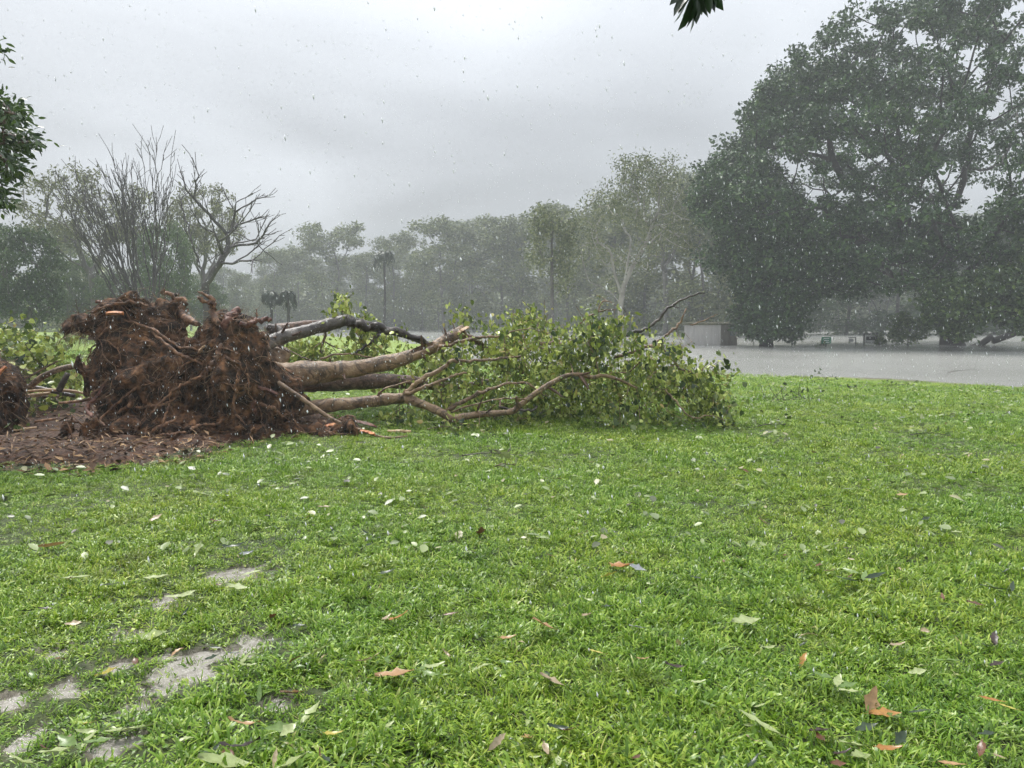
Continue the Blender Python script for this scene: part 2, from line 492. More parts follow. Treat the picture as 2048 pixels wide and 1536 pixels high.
PUD = [(381, 1345, 100, 34), (330, 1330, 60, 26), (252, 1268, 42, 22), (210, 1335, 32, 20), (140, 1375, 45, 24), (505, 1290, 55, 22), (470, 1148, 55, 20), (575, 1408, 46, 18), (265, 1418, 24, 16), (15, 1408, 45, 22), (235, 1487, 50, 18), (55, 1480, 30, 30), (440, 1310, 50, 20), (120, 1300, 40, 16), (330, 1200, 40, 14)]
PUDG = []
for (px, py, rx, ry) in PUD:
    g = G(px, py)
    rX = rx * g[1] / FPX
    rY = abs(G(px, py - ry)[1] - G(px, py + ry)[1]) / 2
    PUDG.append((g[0], g[1], rX, rY))
def puddle_field(x, y):
    """about 1 in the middle of a puddle, 0 at its rim, negative outside"""
    f = np.full(np.shape(x), -2.0)
    for (cx, cy_, rx, ry) in PUDG:
        d = 1 - np.sqrt(((x - cx) / rx) ** 2 + ((y - cy_) / ry) ** 2)
        f = np.maximum(f, d)
    q = np.stack((x * 10, y * 10, np.zeros_like(x)), -1)
    return f + 0.8 * fbm(q, 4, 3.0) - 0.08
def mud_field(x, y):
    f = np.zeros(np.shape(x))
    for (cx, cy_, rx, ry) in PUDG:
        d = np.sqrt(((x - cx) / (rx + 0.28)) ** 2 + ((y - cy_) / (ry + 0.3)) ** 2)
        f = np.maximum(f, smooth(1.15 - d))
    return f
def ground_z(x, y):
    x = np.asarray(x, float); y = np.asarray(y, float)
    d = shore_dist(x, y)
    z = np.where(d > 0, WZ * (1 - smooth(d / 11)), WZ - 0.6 * smooth(-d / 14))
    rise = smooth((y - 150 - 0.02 * np.abs(x)) / 14)
    z = np.where(rise > 0, z * (1 - rise) + 0.5 * rise, z)
    q = np.stack((x * 0.25, y * 0.25, np.zeros_like(x)), -1)
    z = z + 0.025 * fbm(q, 2, 8.0) * smooth((y - 7) / 6)
    near = smooth((6.5 - y) / 1.0)
    p = puddle_field(x, y)
    z = z - near * 0.035 * smooth((p + 0.05) / 0.3) + near * 0.012 * fbm(np.stack((x * 9, y * 9, np.zeros_like(x)), -1), 2, 5.0) * (p < 0)
    return z
def axis(lo, fa, fb, hi, fine, grow_):
    a = list(np.arange(fa, fb, fine))
    s_, v = fine, a[-1]
    while v < hi:
        s_ *= grow_; v += s_; a.append(min(v, hi))
    s_, v, l = fine, fa, []
    while v > lo:
        s_ *= grow_; v -= s_; l.append(max(v, lo))
    return np.array(l[::-1] + a)
gx = axis(-260, -4.2, 1.6, 260, 0.025, 1.085)
gy = axis(-30, 2.0, 6.6, 300, 0.025, 1.06)
X, Y = np.meshgrid(gx, gy, indexing='ij')
Z = ground_z(X, Y)
mb = MB()
ny = len(gy)
i = (np.arange(len(gx) - 1)[:, None] * ny + np.arange(ny - 1)[None]).ravel()
mb.add(np.stack((X, Y, Z), -1), np.stack((i, i + ny, i + ny + 1, i + 1), 1))
ground = tag(mb.build('ground', M['lawn']), kind='structure')
a = ground.data.attributes.new('mud', 'FLOAT', 'POINT')
sd = shore_dist(X, Y)
mudv = np.maximum(mud_field(X, Y) * smooth((puddle_field(X, Y) + 0.3) / 0.35) * smooth((6.9 - Y) / 1.0), smooth((0.15 - sd) / 0.5))
a.data.foreach_set('value', mudv.ravel().astype(np.float32))
a = ground.data.attributes.new('far', 'FLOAT', 'POINT')
a.data.foreach_set('value', smooth((Y - 9) / 14).ravel().astype(np.float32))

wx = axis(-70, -12, 60, 240, 2.0, 1.25)
wy = axis(6, 12, 160, 172, 2.0, 1.2)
mb = MB(); X2, Y2 = np.meshgrid(wx, wy, indexing='ij'); n2_ = len(wy)
i = (np.arange(len(wx) - 1)[:, None] * n2_ + np.arange(n2_ - 1)[None]).ravel()
mb.add(np.stack((X2, Y2, np.full_like(X2, WZ)), -1), np.stack((i, i + n2_, i + n2_ + 1, i + 1), 1))
tag(mb.build('flood_water', M['water']), kind='structure')
mb = MB(); mb.add([(-4.2, 2.0, -0.016), (1.6, 2.0, -0.016), (1.6, 6.2, -0.016), (-4.2, 6.2, -0.016)], [(0, 1, 2, 3)])
tag(mb.build('puddle_water', M['puddle']), kind='structure')

# ---- mulch bed round the root plates
BED = np.array([G(px, py)[:2] for px, py in [(-500, 930), (-200, 938), (0, 936), (150, 938), (300, 928), (400, 906), (500, 884), (600, 870), (700, 858), (720, 846), (640, 826), (560, 806), (300, 796), (0, 792), (-500, 792)]])
def poly_dist(poly, x, y):
    """signed distance, positive inside"""
    n = len(poly); ins = np.zeros(np.shape(x), bool); dm = np.full(np.shape(x), 1e9)
    for k in range(n):
        ax, ay = poly[k]; bx, by = poly[(k + 1) % n]
        c = ((ay > y) != (by > y)) & (x < (bx - ax) * (y - ay) / (by - ay + 1e-12) + ax)
        ins ^= c
        t_ = np.clip(((x - ax) * (bx - ax) + (y - ay) * (by - ay)) / ((bx - ax) ** 2 + (by - ay) ** 2), 0, 1)
        dm = np.minimum(dm, np.hypot(x - ax - t_ * (bx - ax), y - ay - t_ * (by - ay)))
    return np.where(ins, dm, -dm)
def bed_z(x, y):
    d = poly_dist(BED, x, y) + 0.22 * fbm(np.stack((x * 2.2, y * 2.2, x * 0), -1), 3, 2.0)
    return d, -0.05 + 0.13 * smooth((d + 0.15) / 0.7) + 0.035 * fbm(np.stack((x * 5, y * 5, x * 0), -1), 3, 4.0) * smooth((d + 0.1) / 0.4)
bx = np.arange(-12, -1.2, 0.05); by = np.arange(7.2, 17.5, 0.06)
X3, Y3 = np.meshgrid(bx, by, indexing='ij'); D3, Z3 = bed_z(X3, Y3); n3_ = len(by)
i = (np.arange(len(bx) - 1)[:, None] * n3_ + np.arange(n3_ - 1)[None]).ravel()
keep = (D3.ravel()[i] > -0.3)
i = i[keep]
mb = MB(); mb.add(np.stack((X3, Y3, Z3), -1), np.stack((i, i + n3_, i + n3_ + 1, i + 1), 1))
tag(mb.build('mulch_bed', M['mulch']), kind='structure')

# ================================================================== tree builder
def grow(pos0, par0, tips, bf=0.4, seg=0.8, wob=0.06, up=0.25, rng=None, rootlen=None):
    cap = len(pos0) + len(tips) * 60
    pos = np.zeros((cap, 3)); par = np.full(cap, -1); pl = np.zeros(cap)
    n = len(pos0); pos[:n] = pos0; par[:n] = par0
    for k in range(n):
        if par[k] >= 0:
            pl[k] = pl[par[k]] + np.linalg.norm(pos[k] - pos[par[k]])
    if rootlen is not None:
        pl[:n] = rootlen
    dmin = np.min(np.linalg.norm(tips[:, None] - pos[None, :n], axis=2), axis=1)
    tipn = []
    for ti in np.argsort(dmin):
        tp = tips[ti]
        d = np.linalg.norm(pos[:n] - tp, axis=1)
        j = int(np.argmin(d + bf * pl[:n]))
        L = d[j]; k = int(min(50, max(2, L / seg)))
        f = (np.arange(1, k + 1) / k)[:, None]
        pts = pos[j] + (tp - pos[j]) * f
        pts[:, 2] += (up * L * (f * f - f))[:, 0]
        pts += rng.normal(size=(k, 3)) * wob * L * (f * (1 - f)) * 1.5
        pos[n:n + k] = pts; par[n] = j; par[n + 1:n + k] = np.arange(n, n + k - 1)
        dd = np.linalg.norm(np.diff(np.concatenate((pos[j][None], pts)), axis=0), axis=1)
        pl[n:n + k] = pl[j] + np.cumsum(dd)
        n += k; tipn.append(n - 1)
    return pos[:n], par[:n], tipn
def chains(pos, par, ntrunk, Rm, rmin, pw=0.5, tipcount=1.0):
    n = len(pos)
    cnt = np.zeros(n); kids = [[] for _ in range(n)]
    for k in range(n):
        if par[k] >= 0:
            kids[par[k]].append(k)
    for k in range(n - 1, -1, -1):
        if not kids[k]:
            cnt[k] += tipcount
        if par[k] >= 0:
            cnt[par[k]] += cnt[k]
    roots = [k for k in range(n) if par[k] < 0]
    tot = max(cnt[k] for k in roots)
    rad = np.maximum(rmin, Rm * (cnt / tot) ** pw)
    out = []
    st = [(r, None) for r in roots]
    while st:
        k, pk = st.pop()
        ch = [] if pk is None else [pk]
        ch.append(k)
        while kids[k]:
            kk = sorted(kids[k], key=lambda q: -cnt[q])
            # a trunk stays the trunk
            for o in kk[1:]:
                st.append((o, k))
            k = kk[0]; ch.append(k)
        r = rad[ch].copy()
        if pk is not None:
            r[0] = r[1] * 1.15
        if len(ch) > 1:
            out.append((pos[ch], r, pk is None))
    return out
RH = (np.array([(0, 0, 0), (0.5, 0.45, 0.12), (0, 1, 0.0), (-0.5, 0.45, 0.12)], float), [np.array([(0, 1, 2, 3)])])
def lobe_tips(rng, lobes):
    out = []
    for (c, r, n, sh) in lobes:
        d = rdir(rng, n * 3)
        d = d[d[:, 2] > -0.75][:n]
        rr = sh + (1 - sh) * rng.random(len(d)) ** 0.7
        out.append(np.asarray(c) + d * np.asarray(r) * rr[:, None])
    return np.concatenate(out)
def clump_leaves(rng, tips, per, rc, flat, size, aspect=0.55, upb=0.6, droop=0.0):
    n = len(tips) * per
    c = np.repeat(tips, per, 0)
    rcv = np.repeat(rc * (0.6 + 0.8 * rng.random(len(tips))), per)
    d = rdir(rng, n) * (rng.random(n) ** 0.42)[:, None]
    d[:, 2] *= flat
    pos = c + d * rcv[:, None]
    pos[:, 2] -= droop * rng.random(n) ** 2
    nr = rdir(rng, n) + np.array((0, 0, upb)) + d * 0.5
    mats = frames(nr, rng.random(n) * TAU)
    s_ = size * (0.6 + 0.8 * rng.random(n))
    mats = mats * (np.stack((s_ * aspect, s_, s_), 1))[:, None, :]
    return mats, pos
def tree_parts(rng, trunk_pts, lobes, Rm, per, rc, size, flat=0.7, bf=0.4, seg=0.8, wob=0.07, up=0.25, rmin=0.02, sides=6, aspect=0.55, droop=0.0, upb=0.6, tips=None, pw=0.5, limb=None):
    if tips is None:
        tips = lobe_tips(rng, lobes)
    tp = catmull(trunk_pts, max(4, int(len(trunk_pts) * 3)))
    pos, par, tn = grow(tp, np.arange(len(tp)) - 1, tips, bf, seg, wob, up, rng)
    ch = chains(pos, par, len(tp), Rm, rmin, pw)
    tm, bm = MB(), MB(); bm.limbs = []
    for (p, r, main) in ch:
        if limb and not main and r[0] > limb:
            lb = MB(); lb.tube(p, r, sides + 2, cap=False); bm.limbs.append(lb); continue
        if main:
            r = r.copy(); r[0] *= 1.5
            if len(r) > 2: r[1] *= 1.15
        (tm if main else bm).tube(p, r, max(sides, 8) if main else (sides if r[0] > 0.06 else 4), cap=False)
    lm = MB()
    if per:
        mats, lp = clump_leaves(rng, tips, per, rc, flat, size, aspect, upb, droop)
        lm.inst(*RH, mats, lp)
    return tm, bm, lm, pos, par
def assemble(name, base, parts, bark, leaf, label, cat='tree', group=None):
    tm, bm, lm = parts[:3]
    root = thing(name, base, label, cat, group)
    tm.build('trunk', bark, root)
    for lb in getattr(bm, 'limbs', []): lb.build('limb', bark, root)
    if bm.n: bm.build('branches', bark, root)['kind'] = 'stuff'
    if lm.n: lm.build('crown', leaf, root, smooth_=False)
    return root
def copy_tree(o, loc, s, rz, label):
    c = o.copy(); COL.objects.link(c)
    c.location = [float(q) for q in loc]; c.rotation_euler = (0, 0, rz); c.scale = (s[0], s[1], s[2])
    c['label'] = label
    for ch in o.children:
        d = ch.copy(); COL.objects.link(d); d.parent = c
    return c
def base_at(px, Y_):
    x = (px - 1024) / FPX * Y_
    return np.array((x, Y_, float(ground_z(np.array([x]), np.array([Y_]))[0]) - 0.05))
def pxm(Y_):
    return FPX / Y_

# ================================================================== the big trees standing in the flood
rng = np.random.default_rng(5)
YB = 60.0
k = YB / FPX
def L(px, py, Y_, rx, ry, rz, n, sh=0.7):
    """lobe: centre by pixel and distance, radii in photo pixels (depth in metres)"""
    return (P(px, py, Y_), (rx * Y_ / FPX, ry, rz * Y_ / FPX), n, sh)
base = base_at(1905, YB)
trunk = [base, P(1900, 640, YB), P(1888, 560, YB), P(1885, 470, YB), P(1870, 400, YB)]
lobes = [L(1915, 345, YB, 465, 15, 335, 370, 0.84), L(1960, 330, YB - 3, 260, 9, 220, 60, 0.35), L(1640, 330, YB, 165, 8, 195, 135, 0.7), L(1835, 140, YB, 165, 9, 105, 55, 0.6),
         L(1478, 405, YB - 3, 95, 5, 90, 95, 0.4), L(1572, 240, YB, 82, 5, 82, 60, 0.5), L(1600, 450, YB - 4, 130, 4, 50, 50, 0.3), L(2000, 490, YB - 5, 150, 7, 100, 60, 0.3), L(1760, 500, YB + 2, 150, 7, 80, 60, 0.3)]
pr = tree_parts(rng, trunk, lobes, 0.85, 150, 1.05, 0.33, flat=0.62, bf=0.45, seg=0.9, up=0.12, rmin=0.035, limb=0.13)
assemble('fig_tree', base, pr, M['bark_far'], M['fig_leaf'], 'huge dark spreading tree standing in the flood at the right edge')

base = base_at(1532, 58.0)
trunk = [base, P(1534, 660, 58), P(1540, 600, 58), P(1548, 520, 58)]
lobes = [L(1540, 600, 58, 70, 2.6, 82, 40, 0.45), L(1475, 510, 58, 62, 3, 52, 26, 0.4), L(1560, 520, 58, 115, 4, 70, 52, 0.4), L(1650, 560, 59, 70, 4, 55, 24, 0.4), L(1540, 655, 57, 58, 2, 34, 22, 0.3)]
pr = tree_parts(rng, trunk, lobes, 0.5, 220, 1.15, 0.36, flat=0.75, bf=0.35, seg=0.6, rmin=0.02)
assemble('flooded_tree', base, pr, M['bark_far'], M['fig_leaf'], 'dense dark tree beside the hut with leaves hanging to the water')

base = base_at(2075, 50.0)
trunk = [base, P(2072, 640, 50), P(2060, 560, 50), P(2050, 500, 50)]
lobes = [L(1990, 610, 49, 105, 3.0, 62, 62, 0.4), L(1900, 600, 49, 55, 2.2, 46, 24, 0.4), L(2090, 560, 50, 110, 4, 110, 50, 0.4)]
pr = tree_parts(rng, trunk, lobes, 0.35, 250, 0.95, 0.33, flat=0.7, bf=0.3, seg=0.5, rmin=0.015, droop=0.5, aspect=0.6)
assemble('low_tree', base, pr, M['bark_far'], M['fig_leaf_fresh'], 'lower greener tree with boughs drooping to the flood at the right edge')

def shrub(px, Y_, w, h, label, leaf='mid_leaf', n=16, per=60, size=0.2, group=None):
    b = base_at(px, Y_); b[2] = max(b[2], WZ - 0.3)
    tops = [(np.array((b[0], b[1], WZ if b[2] < WZ else b[2])) + np.array((0, 0, h * 0.45)), (w / 2, w / 2, h * 0.5), n, 0.4)]
    pr = tree_parts(rng, [b, b + np.array((0, 0, h * 0.3 + 0.3))], tops, 0.06, per, w * 0.2, size, seg=0.3, rmin=0.008, up=0.1)
    return assemble('shrub', b, pr, M['bark_far'], M[leaf], label, 'shrub', group)
shrub(1815, 57, 2.6, 2.6, 'leafy shrub half drowned beside the big trunk', 'mid_leaf', 26, 70, 0.24)
shrub(1758, 60, 1.1, 0.9, 'small shrub poking from the water beside the grey sign', 'mid_leaf', 12, 40, 0.16)

# ================================================================== background trees
def template(kind, seed):
    r = np.random.default_rng(seed)
    if kind == 'euc':          # open crown, separate foliage clumps
        tr_ = [(0, 0, 0), (0.3, 0.1, 4), (0.1, -0.3, 8), (0.5, 0, 11)]
        lob = []
        for q in range(15):
            a = r.random() * TAU; d = r.random() ** 0.6 * 3.3; zz = 5.5 + r.random() ** 0.8 * 8.4
            lob.append(((d * math.cos(a), d * math.sin(a), zz), (1.2 + r.random(), 1.2 + r.random(), 0.9 + 0.6 * r.random()), 7, 0.2))
        lob.append(((0, 0, 4.0), (2.6, 2.6, 2.2), 16, 0.3))
        return tree_parts(r, tr_, lob, 0.15, 58, 0.85, 0.34, 0.8, bf=0.5, seg=0.8, rmin=0.02, up=0.3, aspect=0.5)
    if kind == 'tall':         # narrow forest tree, leaves down the stem
        tr_ = [(0, 0, 0), (-0.2, 0.1, 5), (0.1, 0.2, 10), (0, 0, 13.5)]
        lob = [((0, 0, 1.8), (2.4, 2.4, 2.2), 22, 0.2)]
        for q in range(14):
            zz = 2.5 + r.random() * 11.5; a = r.random() * TAU; d = (0.6 + 1.9 * r.random()) * (1.15 - 0.6 * (zz / 14) ** 3)
            lob.append(((d * math.cos(a), d * math.sin(a), zz), (0.9 + 0.9 * r.random(), 0.9 + 0.9 * r.random(), 1.0 + 0.8 * r.random()), 7, 0.2))
        return tree_parts(r, tr_, lob, 0.14, 52, 0.85, 0.34, 0.9, bf=0.5, seg=0.8, rmin=0.018, up=0.3)
    if kind == 'round':        # dense shade tree
        tr_ = [(0, 0, 0), (0.1, 0.2, 2), (0.2, 0, 4.5)]
        lob = [((0, 0, 9), (5.2, 5.2, 5.0), 110, 0.6), ((0, 0, 5.2), (4.6, 4.6, 3.2), 50, 0.5)]
        return tree_parts(r, tr_, lob, 0.45, 90, 1.15, 0.40, 0.75, bf=0.4, seg=0.8, rmin=0.03, up=0.2)
    if kind == 'feather':      # broad thin crown, bare limbs showing below
        tr_ = [(0, 0, 0), (0.2, 0, 3), (0, 0.2, 5.5)]
        lob = [((0, 0, 10.5), (5.6, 5.0, 3.4), 90, 0.55), ((-2.5, 0, 8.4), (2.5, 2.5, 1.5), 14, 0.4), ((3, 0, 8.2), (2.5, 2.5, 1.5), 14, 0.4)]
        return tree_parts(r, tr_, lob, 0.34, 55, 0.9, 0.32, 0.55, bf=0.6, seg=0.8, rmin=0.025, up=0.3, aspect=0.4)
H0 = {'euc': 14.6, 'tall': 15.3, 'round': 14.0, 'feather': 14.0}
TPL = {}
for kind, seeds in (('euc', (11, 12, 13)), ('tall', (21, 22, 23)), ('round', (31, 32)), ('feather', (41, 42))):
    TPL[kind] = [template(kind, s_) for s_ in seeds]
LEAFK = {'euc': 'euc_leaf', 'tall': 'euc_leaf', 'round': 'mid_leaf', 'feather': 'olive_leaf'}
proto = {}
NAMES = {'euc': 'gum_tree', 'tall': 'forest_tree', 'round': 'shade_tree', 'feather': 'feathery_tree'}
def place_tree(kind, v, px, topy, Y_, label, wide=1.0, rz=0.0, leaf=None, bark='bark_wood'):
    b = base_at(px, Y_)
    h = P(px, topy, Y_)[2] - b[2]
    s_ = h / H0[kind]
    key = (kind, v, leaf, bark)
    sc = (s_ * wide, s_ * wide, s_)
    if key not in proto:
        o = assemble(NAMES[kind], (0, 0, 0), TPL[kind][v], M[bark], M[leaf or LEAFK[kind]], label)
        o.location = [float(q) for q in b]; o.scale = sc; o.rotation_euler = (0, 0, rz)
        proto[key] = o
        return o
    return copy_tree(proto[key], b, sc, rz, label)
TREES = [
 # left group
 ('feather', 0, 190, 335, 62, 'broad thin olive crown behind the bare fan of branches', 0.95, 0.4, None),
 ('feather', 1, 415, 365, 66, 'thin olive crown behind the second bare tree', 0.72, 2.0, None),
 ('round', 0, 335, 442, 58, 'dense round green tree directly behind the bare fan tree', 0.62, 0.3, None),
 ('round', 1, 62, 455, 46, 'dense dark tree at the left edge above the far lawn', 0.78, 1.0, 'dark_leaf'),
 ('round', 0, -60, 420, 50, 'dark tree cut by the left edge behind the leafy bough', 0.9, 2.4, 'dark_leaf'),
 ('round', 1, 165, 520, 66, 'paler green bushy tree between the dark left tree and bare fan', 0.85, 3.4, None),
 ('round', 0, 232, 545, 60, 'low bushy green tree under the sweep of bare branches', 0.8, 5.0, None),
 ('tall', 0, 150, 440, 84, 'tall hazy tree rising over the bushy green left trees', 1.2, 1.0, None),
 ('round', 1, 415, 560, 74, 'low hazy bushy tree behind the two bare trunks', 0.9, 1.7, None),
 ('tall', 1, 478, 540, 105, 'hazy forest tree right of the second bare tree', 1.3, 2.0, None),
 # tree line, left to right
 ('euc', 0, 548, 500, 112, 'hazy gum above the pair of short palms', 1.1, 0.5, None),
 ('tall', 2, 602, 490, 118, 'hazy forest tree at the left end of the wood', 1.3, 1.5, None),
 ('euc', 1, 676, 447, 108, 'tall hazy gum with open crown left of the tall palm', 1.25, 2.2, None),
 ('tall', 0, 735, 500, 116, 'forest tree filling in left of the tall palm', 1.2, 0.2, None),
 ('euc', 2, 792, 466, 112, 'hazy gum right behind the tall palm', 1.0, 3.5, None),
 ('euc', 0, 888, 440, 106, 'broad flat-topped gum near the middle of the wood', 1.35, 4.2, None),
 ('tall', 1, 845, 492, 118, 'forest tree left of the flat-topped gum', 1.2, 5.1, None),
 ('tall', 2, 948, 452, 108, 'forest tree right of the flat-topped gum', 1.2, 0.9, None),
 ('tall', 0, 1000, 432, 104, 'dense forest tree in the middle of the wood', 1.5, 2.9, None),
 ('euc', 1, 1050, 430, 102, 'gum left of the slim vine-hung tree', 1.2, 3.1, None),
 ('tall', 1, 1175, 420, 98, 'forest tree left of the white-limbed tree', 1.4, 4.0, None),
 ('euc', 2, 1132, 412, 96, 'gum between the slim tree and the white-limbed tree', 1.25, 0.8, None),
 ('euc', 0, 1385, 348, 88, 'tall gum just left of the big tree crown', 1.1, 2.1, None),
 ('tall', 2, 1225, 385, 92, 'tall forest tree rising left of the white limbs', 1.3, 3.9, None),
 ('feather', 0, 1330, 335, 84, 'olive tree behind the white-limbed tree', 0.62, 1.1, 'euc_leaf'),
 ('tall', 2, 1400, 380, 84, 'forest tree rising behind the grey hut', 1.5, 2.5, None),
 ('tall', 0, 1290, 420, 92, 'forest tree filling in behind the white limbs', 1.5, 5.5, None),
 ('tall', 1, 1470, 420, 90, 'dark forest tree behind the tree beside the hut', 1.6, 0.7, 'dark_leaf'),
 ('tall', 2, 1600, 440, 92, 'dark forest tree behind the green sign, left one', 1.6, 1.9, 'dark_leaf'),
 ('tall', 0, 1690, 430, 94, 'dark forest tree behind the green sign, right one', 1.6, 3.3, 'dark_leaf'),
 ('tall', 1, 1790, 420, 92, 'dark forest tree left of the biggest trunk', 1.7, 4.4, 'dark_leaf'),
 ('tall', 2, 1880, 420, 95, 'dark forest tree behind the biggest trunk', 1.7, 5.2, 'dark_leaf'),
 ('tall', 0, 1990, 430, 92, 'dark forest tree behind the drooping boughs', 1.7, 0.1, 'dark_leaf'),
]
for (kd, v, px, ty, Yd, lab, wd, rz, lf) in TREES:
    if px > 470: Yd = Yd * (1.24 if px < 1200 else 1.12)
    place_tree(kd, v, px, ty, Yd, lab, wd, rz, lf)

# the wood behind, one mass
rngf = np.random.default_rng(77)
fm_l, fm_t = MB(), MB()
def arr(mbx):
    return (np.concatenate(mbx.v), mbx.f) if mbx.n else None
TOPX = [-400, 0, 300, 430, 520, 600, 700, 830, 950, 1050, 1150, 1300, 1450, 2100, 2600]
TOPY = [520, 560, 560, 565, 535, 500, 495, 500, 475, 470, 460, 430, 450, 440, 440]
for q in range(78):
    px = -400 + 3000 * (q + rngf.random()) / 78
    Yd = (154 + 26 * rngf.random()) if px > 430 else (118 + 30 * rngf.random())
    b_ = base_at(px, Yd)
    kd = ('euc', 'tall', 'tall')[rngf.integers(3)]
    tpl = TPL[kd][rngf.integers(3)]
    top = np.interp(px, TOPX, TOPY) + rngf.normal() * 16
    h = P(px, top, Yd)[2] - b_[2]
    s_ = h / H0[kd]; w_ = s_ * (1.1 + 0.4 * rngf.random()); a_ = rngf.random() * TAU
    mt = np.array(((math.cos(a_) * w_, -math.sin(a_) * w_, 0), (math.sin(a_) * w_, math.cos(a_) * w_, 0), (0, 0, s_)))
    for part, tgt in ((tpl[0], fm_t), (tpl[1], fm_t), (tpl[2], fm_l)):
        v_ = np.concatenate(part.v) @ mt.T + b_
        off = 0
        tgt.add(v_, *part.f)
# undergrowth along the foot of the wood
n = 80000
ux = rngf.uniform(-170, 170, n); uy = 150 + 16 * rngf.random(n) + 0.02 * np.abs(ux)
uy = np.where(ux / uy * FPX + 1024 < 450, uy - 46, uy)
uh = (7.5 + 3.5 * fbm(np.stack((ux * 0.12, uy * 0.1, ux * 0), -1), 3, 6.0)) * rngf.random(n) ** 0.8
up_ = np.stack((ux, uy, ground_z(ux, uy) + np.maximum(uh, 0.1)), 1)
mats = frames(rdir(rngf, n) + np.array((0, -0.4, 0.5)), rngf.random(n) * TAU) * (0.75 * (0.6 + 0.8 * rngf.random(n)))[:, None, None]
fm_l.inst(*RH, mats, up_)
for q in range(150):                                    # pale thin stems
    px = 420 + 1650 * rngf.random(); Yd = 146 + 20 * rngf.random(); b_ = base_at(px, Yd)
    hh = 6 + 8 * rngf.random()
    fm_t.tube([b_, b_ + np.array((rngf.normal() * 0.3, 0, hh * 0.5)), b_ + np.array((rngf.normal() * 0.5, 0, hh))], [0.13, 0.1, 0.05], 5, cap=False)
fo = tag(fm_l.build('forest', M['euc_leaf'], smooth_=False), 'hazy wood closing off the far side of the flood', 'wood', kind='stuff')
fo2 = fm_t.build('trunks', M['bark_wood'], fo); fo2['kind'] = 'stuff'

# ---- white-limbed tree
b_ = base_at(1243, 62)
YW = 62.0
hand = [[b_, P(1241, 640, YW), P(1242, 605, YW), P(1250, 560, YW), P(1256, 520, YW), P(1262, 480, YW)],
        [P(1243, 612, YW), P(1225, 588, YW - .3), P(1198, 572, YW - .6), P(1180, 565, YW - .8)],
        [P(1245, 590, YW), P(1228, 545, YW + .3), P(1222, 505, YW + .4), P(1205, 490, YW + .5), P(1196, 486, YW + .5)],
        [P(1250, 560, YW), P(1275, 515, YW - .3), P(1295, 480, YW - .5), P(1308, 440, YW - .5), P(1318, 420, YW - .5)],
        [P(1222, 520, YW + .3), P(1212, 530, YW + .6), P(1192, 500, YW + .8)]]
pos0, par0 = [], []
for hl in hand:
    c_ = catmull(hl, 10)
    if not pos0:
        par0 += [-1] + list(range(0, 9)); pos0 += list(c_)
    else:
        A = np.array(pos0); j = int(np.argmin(np.linalg.norm(A - c_[0], axis=1)))
        n0 = len(pos0); par0 += [j] + list(range(n0, n0 + 8)); pos0 += list(c_[1:])
lobes = [L(1300, 370, YW, 85, 4, 62, 46, 0.3), L(1220, 420, YW, 65, 4, 45, 26, 0.3), L(1330, 470, YW, 60, 4, 70, 26, 0.3), L(1185, 490, YW, 45, 3, 50, 16, 0.3), L(1270, 340, YW, 40, 3, 30, 14, 0.3), L(1260, 540, YW + 2, 60, 3, 45, 12, 0.4)]
tips = lobe_tips(rng, lobes)
pos, par, tn = grow(np.array(pos0), np.array(par0), tips, 0.3, 0.6, 0.08, 0.2, rng)
tm, bm, lm = MB(), MB(), MB()
for (p, r, main) in chains(pos, par, 10, 0.21, 0.018, 0.42):
    (tm if main else bm).tube(p, r, 6 if r[0] > 0.06 else 4, cap=False)
mats, lp = clump_leaves(rng, tips, 75, 0.95, 0.8, 0.24, 0.4, 0.3, droop=0.9)
lm.inst(*RH, mats, lp)
assemble('paperbark_tree', b_, (tm, bm, lm), M['bark_pale'], M['euc_leaf'], 'pale tree with forked white limbs and olive leaves at the waterside')

# ---- slim vine-hung tree in front of the wood
b_ = base_at(1106, 58)
lobes = [L(1095, 445, 58, 36, 2.2, 30, 16, 0.3), L(1124, 520, 58, 22, 1.4, 85, 22, 0.2), L(1076, 485, 58, 20, 1.4, 70, 15, 0.2), L(1142, 462, 58, 24, 1.4, 38, 11, 0.2)]
pr = tree_parts(rng, [b_, P(1105, 640, 58), P(1104, 560, 58), P(1104, 470, 58)], lobes, 0.13, 65, 0.75, 0.24, 0.9, bf=0.4, seg=0.5, rmin=0.012, droop=0.8)
assemble('slim_tree', b_, pr, M['bark_wood'], M['euc_leaf'], 'slim straight tree with hanging foliage standing before the wood')

# ---- two dead trees
def bare_tree(name, base, trunk, tips, Rm, label, bf=0.5, up=0.1, wob=0.05, rmin=0.014, twigs=2, pw=0.5, tl=0.5):
    tips = np.asarray(tips)
    pos, par, tn = grow(catmull(trunk, 6), np.arange(6) - 1, tips, bf, 0.35, wob, up, rng)
    tm, bm = MB(), MB()
    P_, Q_ = [pos], [par]; m_ = len(pos)
    for q in tn:                                       # fine twigs carry each tip on
        pq = par[q]; d = pos[q] - pos[par[pq] if par[pq] >= 0 else pq]; d /= np.linalg.norm(d) + 1e-9
        for w_ in range(twigs):
            st = q if w_ % 2 == 0 else pq
            d1 = d + rng.normal(size=3) * 0.28; l_ = tl * (0.5 + 0.7 * rng.random()) * (0.8 if w_ else 1.0)
            p1 = pos[st] + d1 * l_ * 0.5; p2_ = p1 + (d1 + rng.normal(size=3) * 0.15 + np.array((0, 0, 0.12))) * l_ * 0.5
            P_.append(np.array([p1, p2_])); Q_.append(np.array([st, m_])); m_ += 2
    pos = np.concatenate(P_); par = np.concatenate(Q_)
    for (p, r, main) in chains(pos, par, 6, Rm, rmin, pw):
        (tm if main else bm).tube(p, r, 7 if r[0] > 0.05 else 4, cap=False)
    return assemble(name, base, (tm, bm, MB()), M['bark_dead'], None, label)
YD = 38.0
tips = []
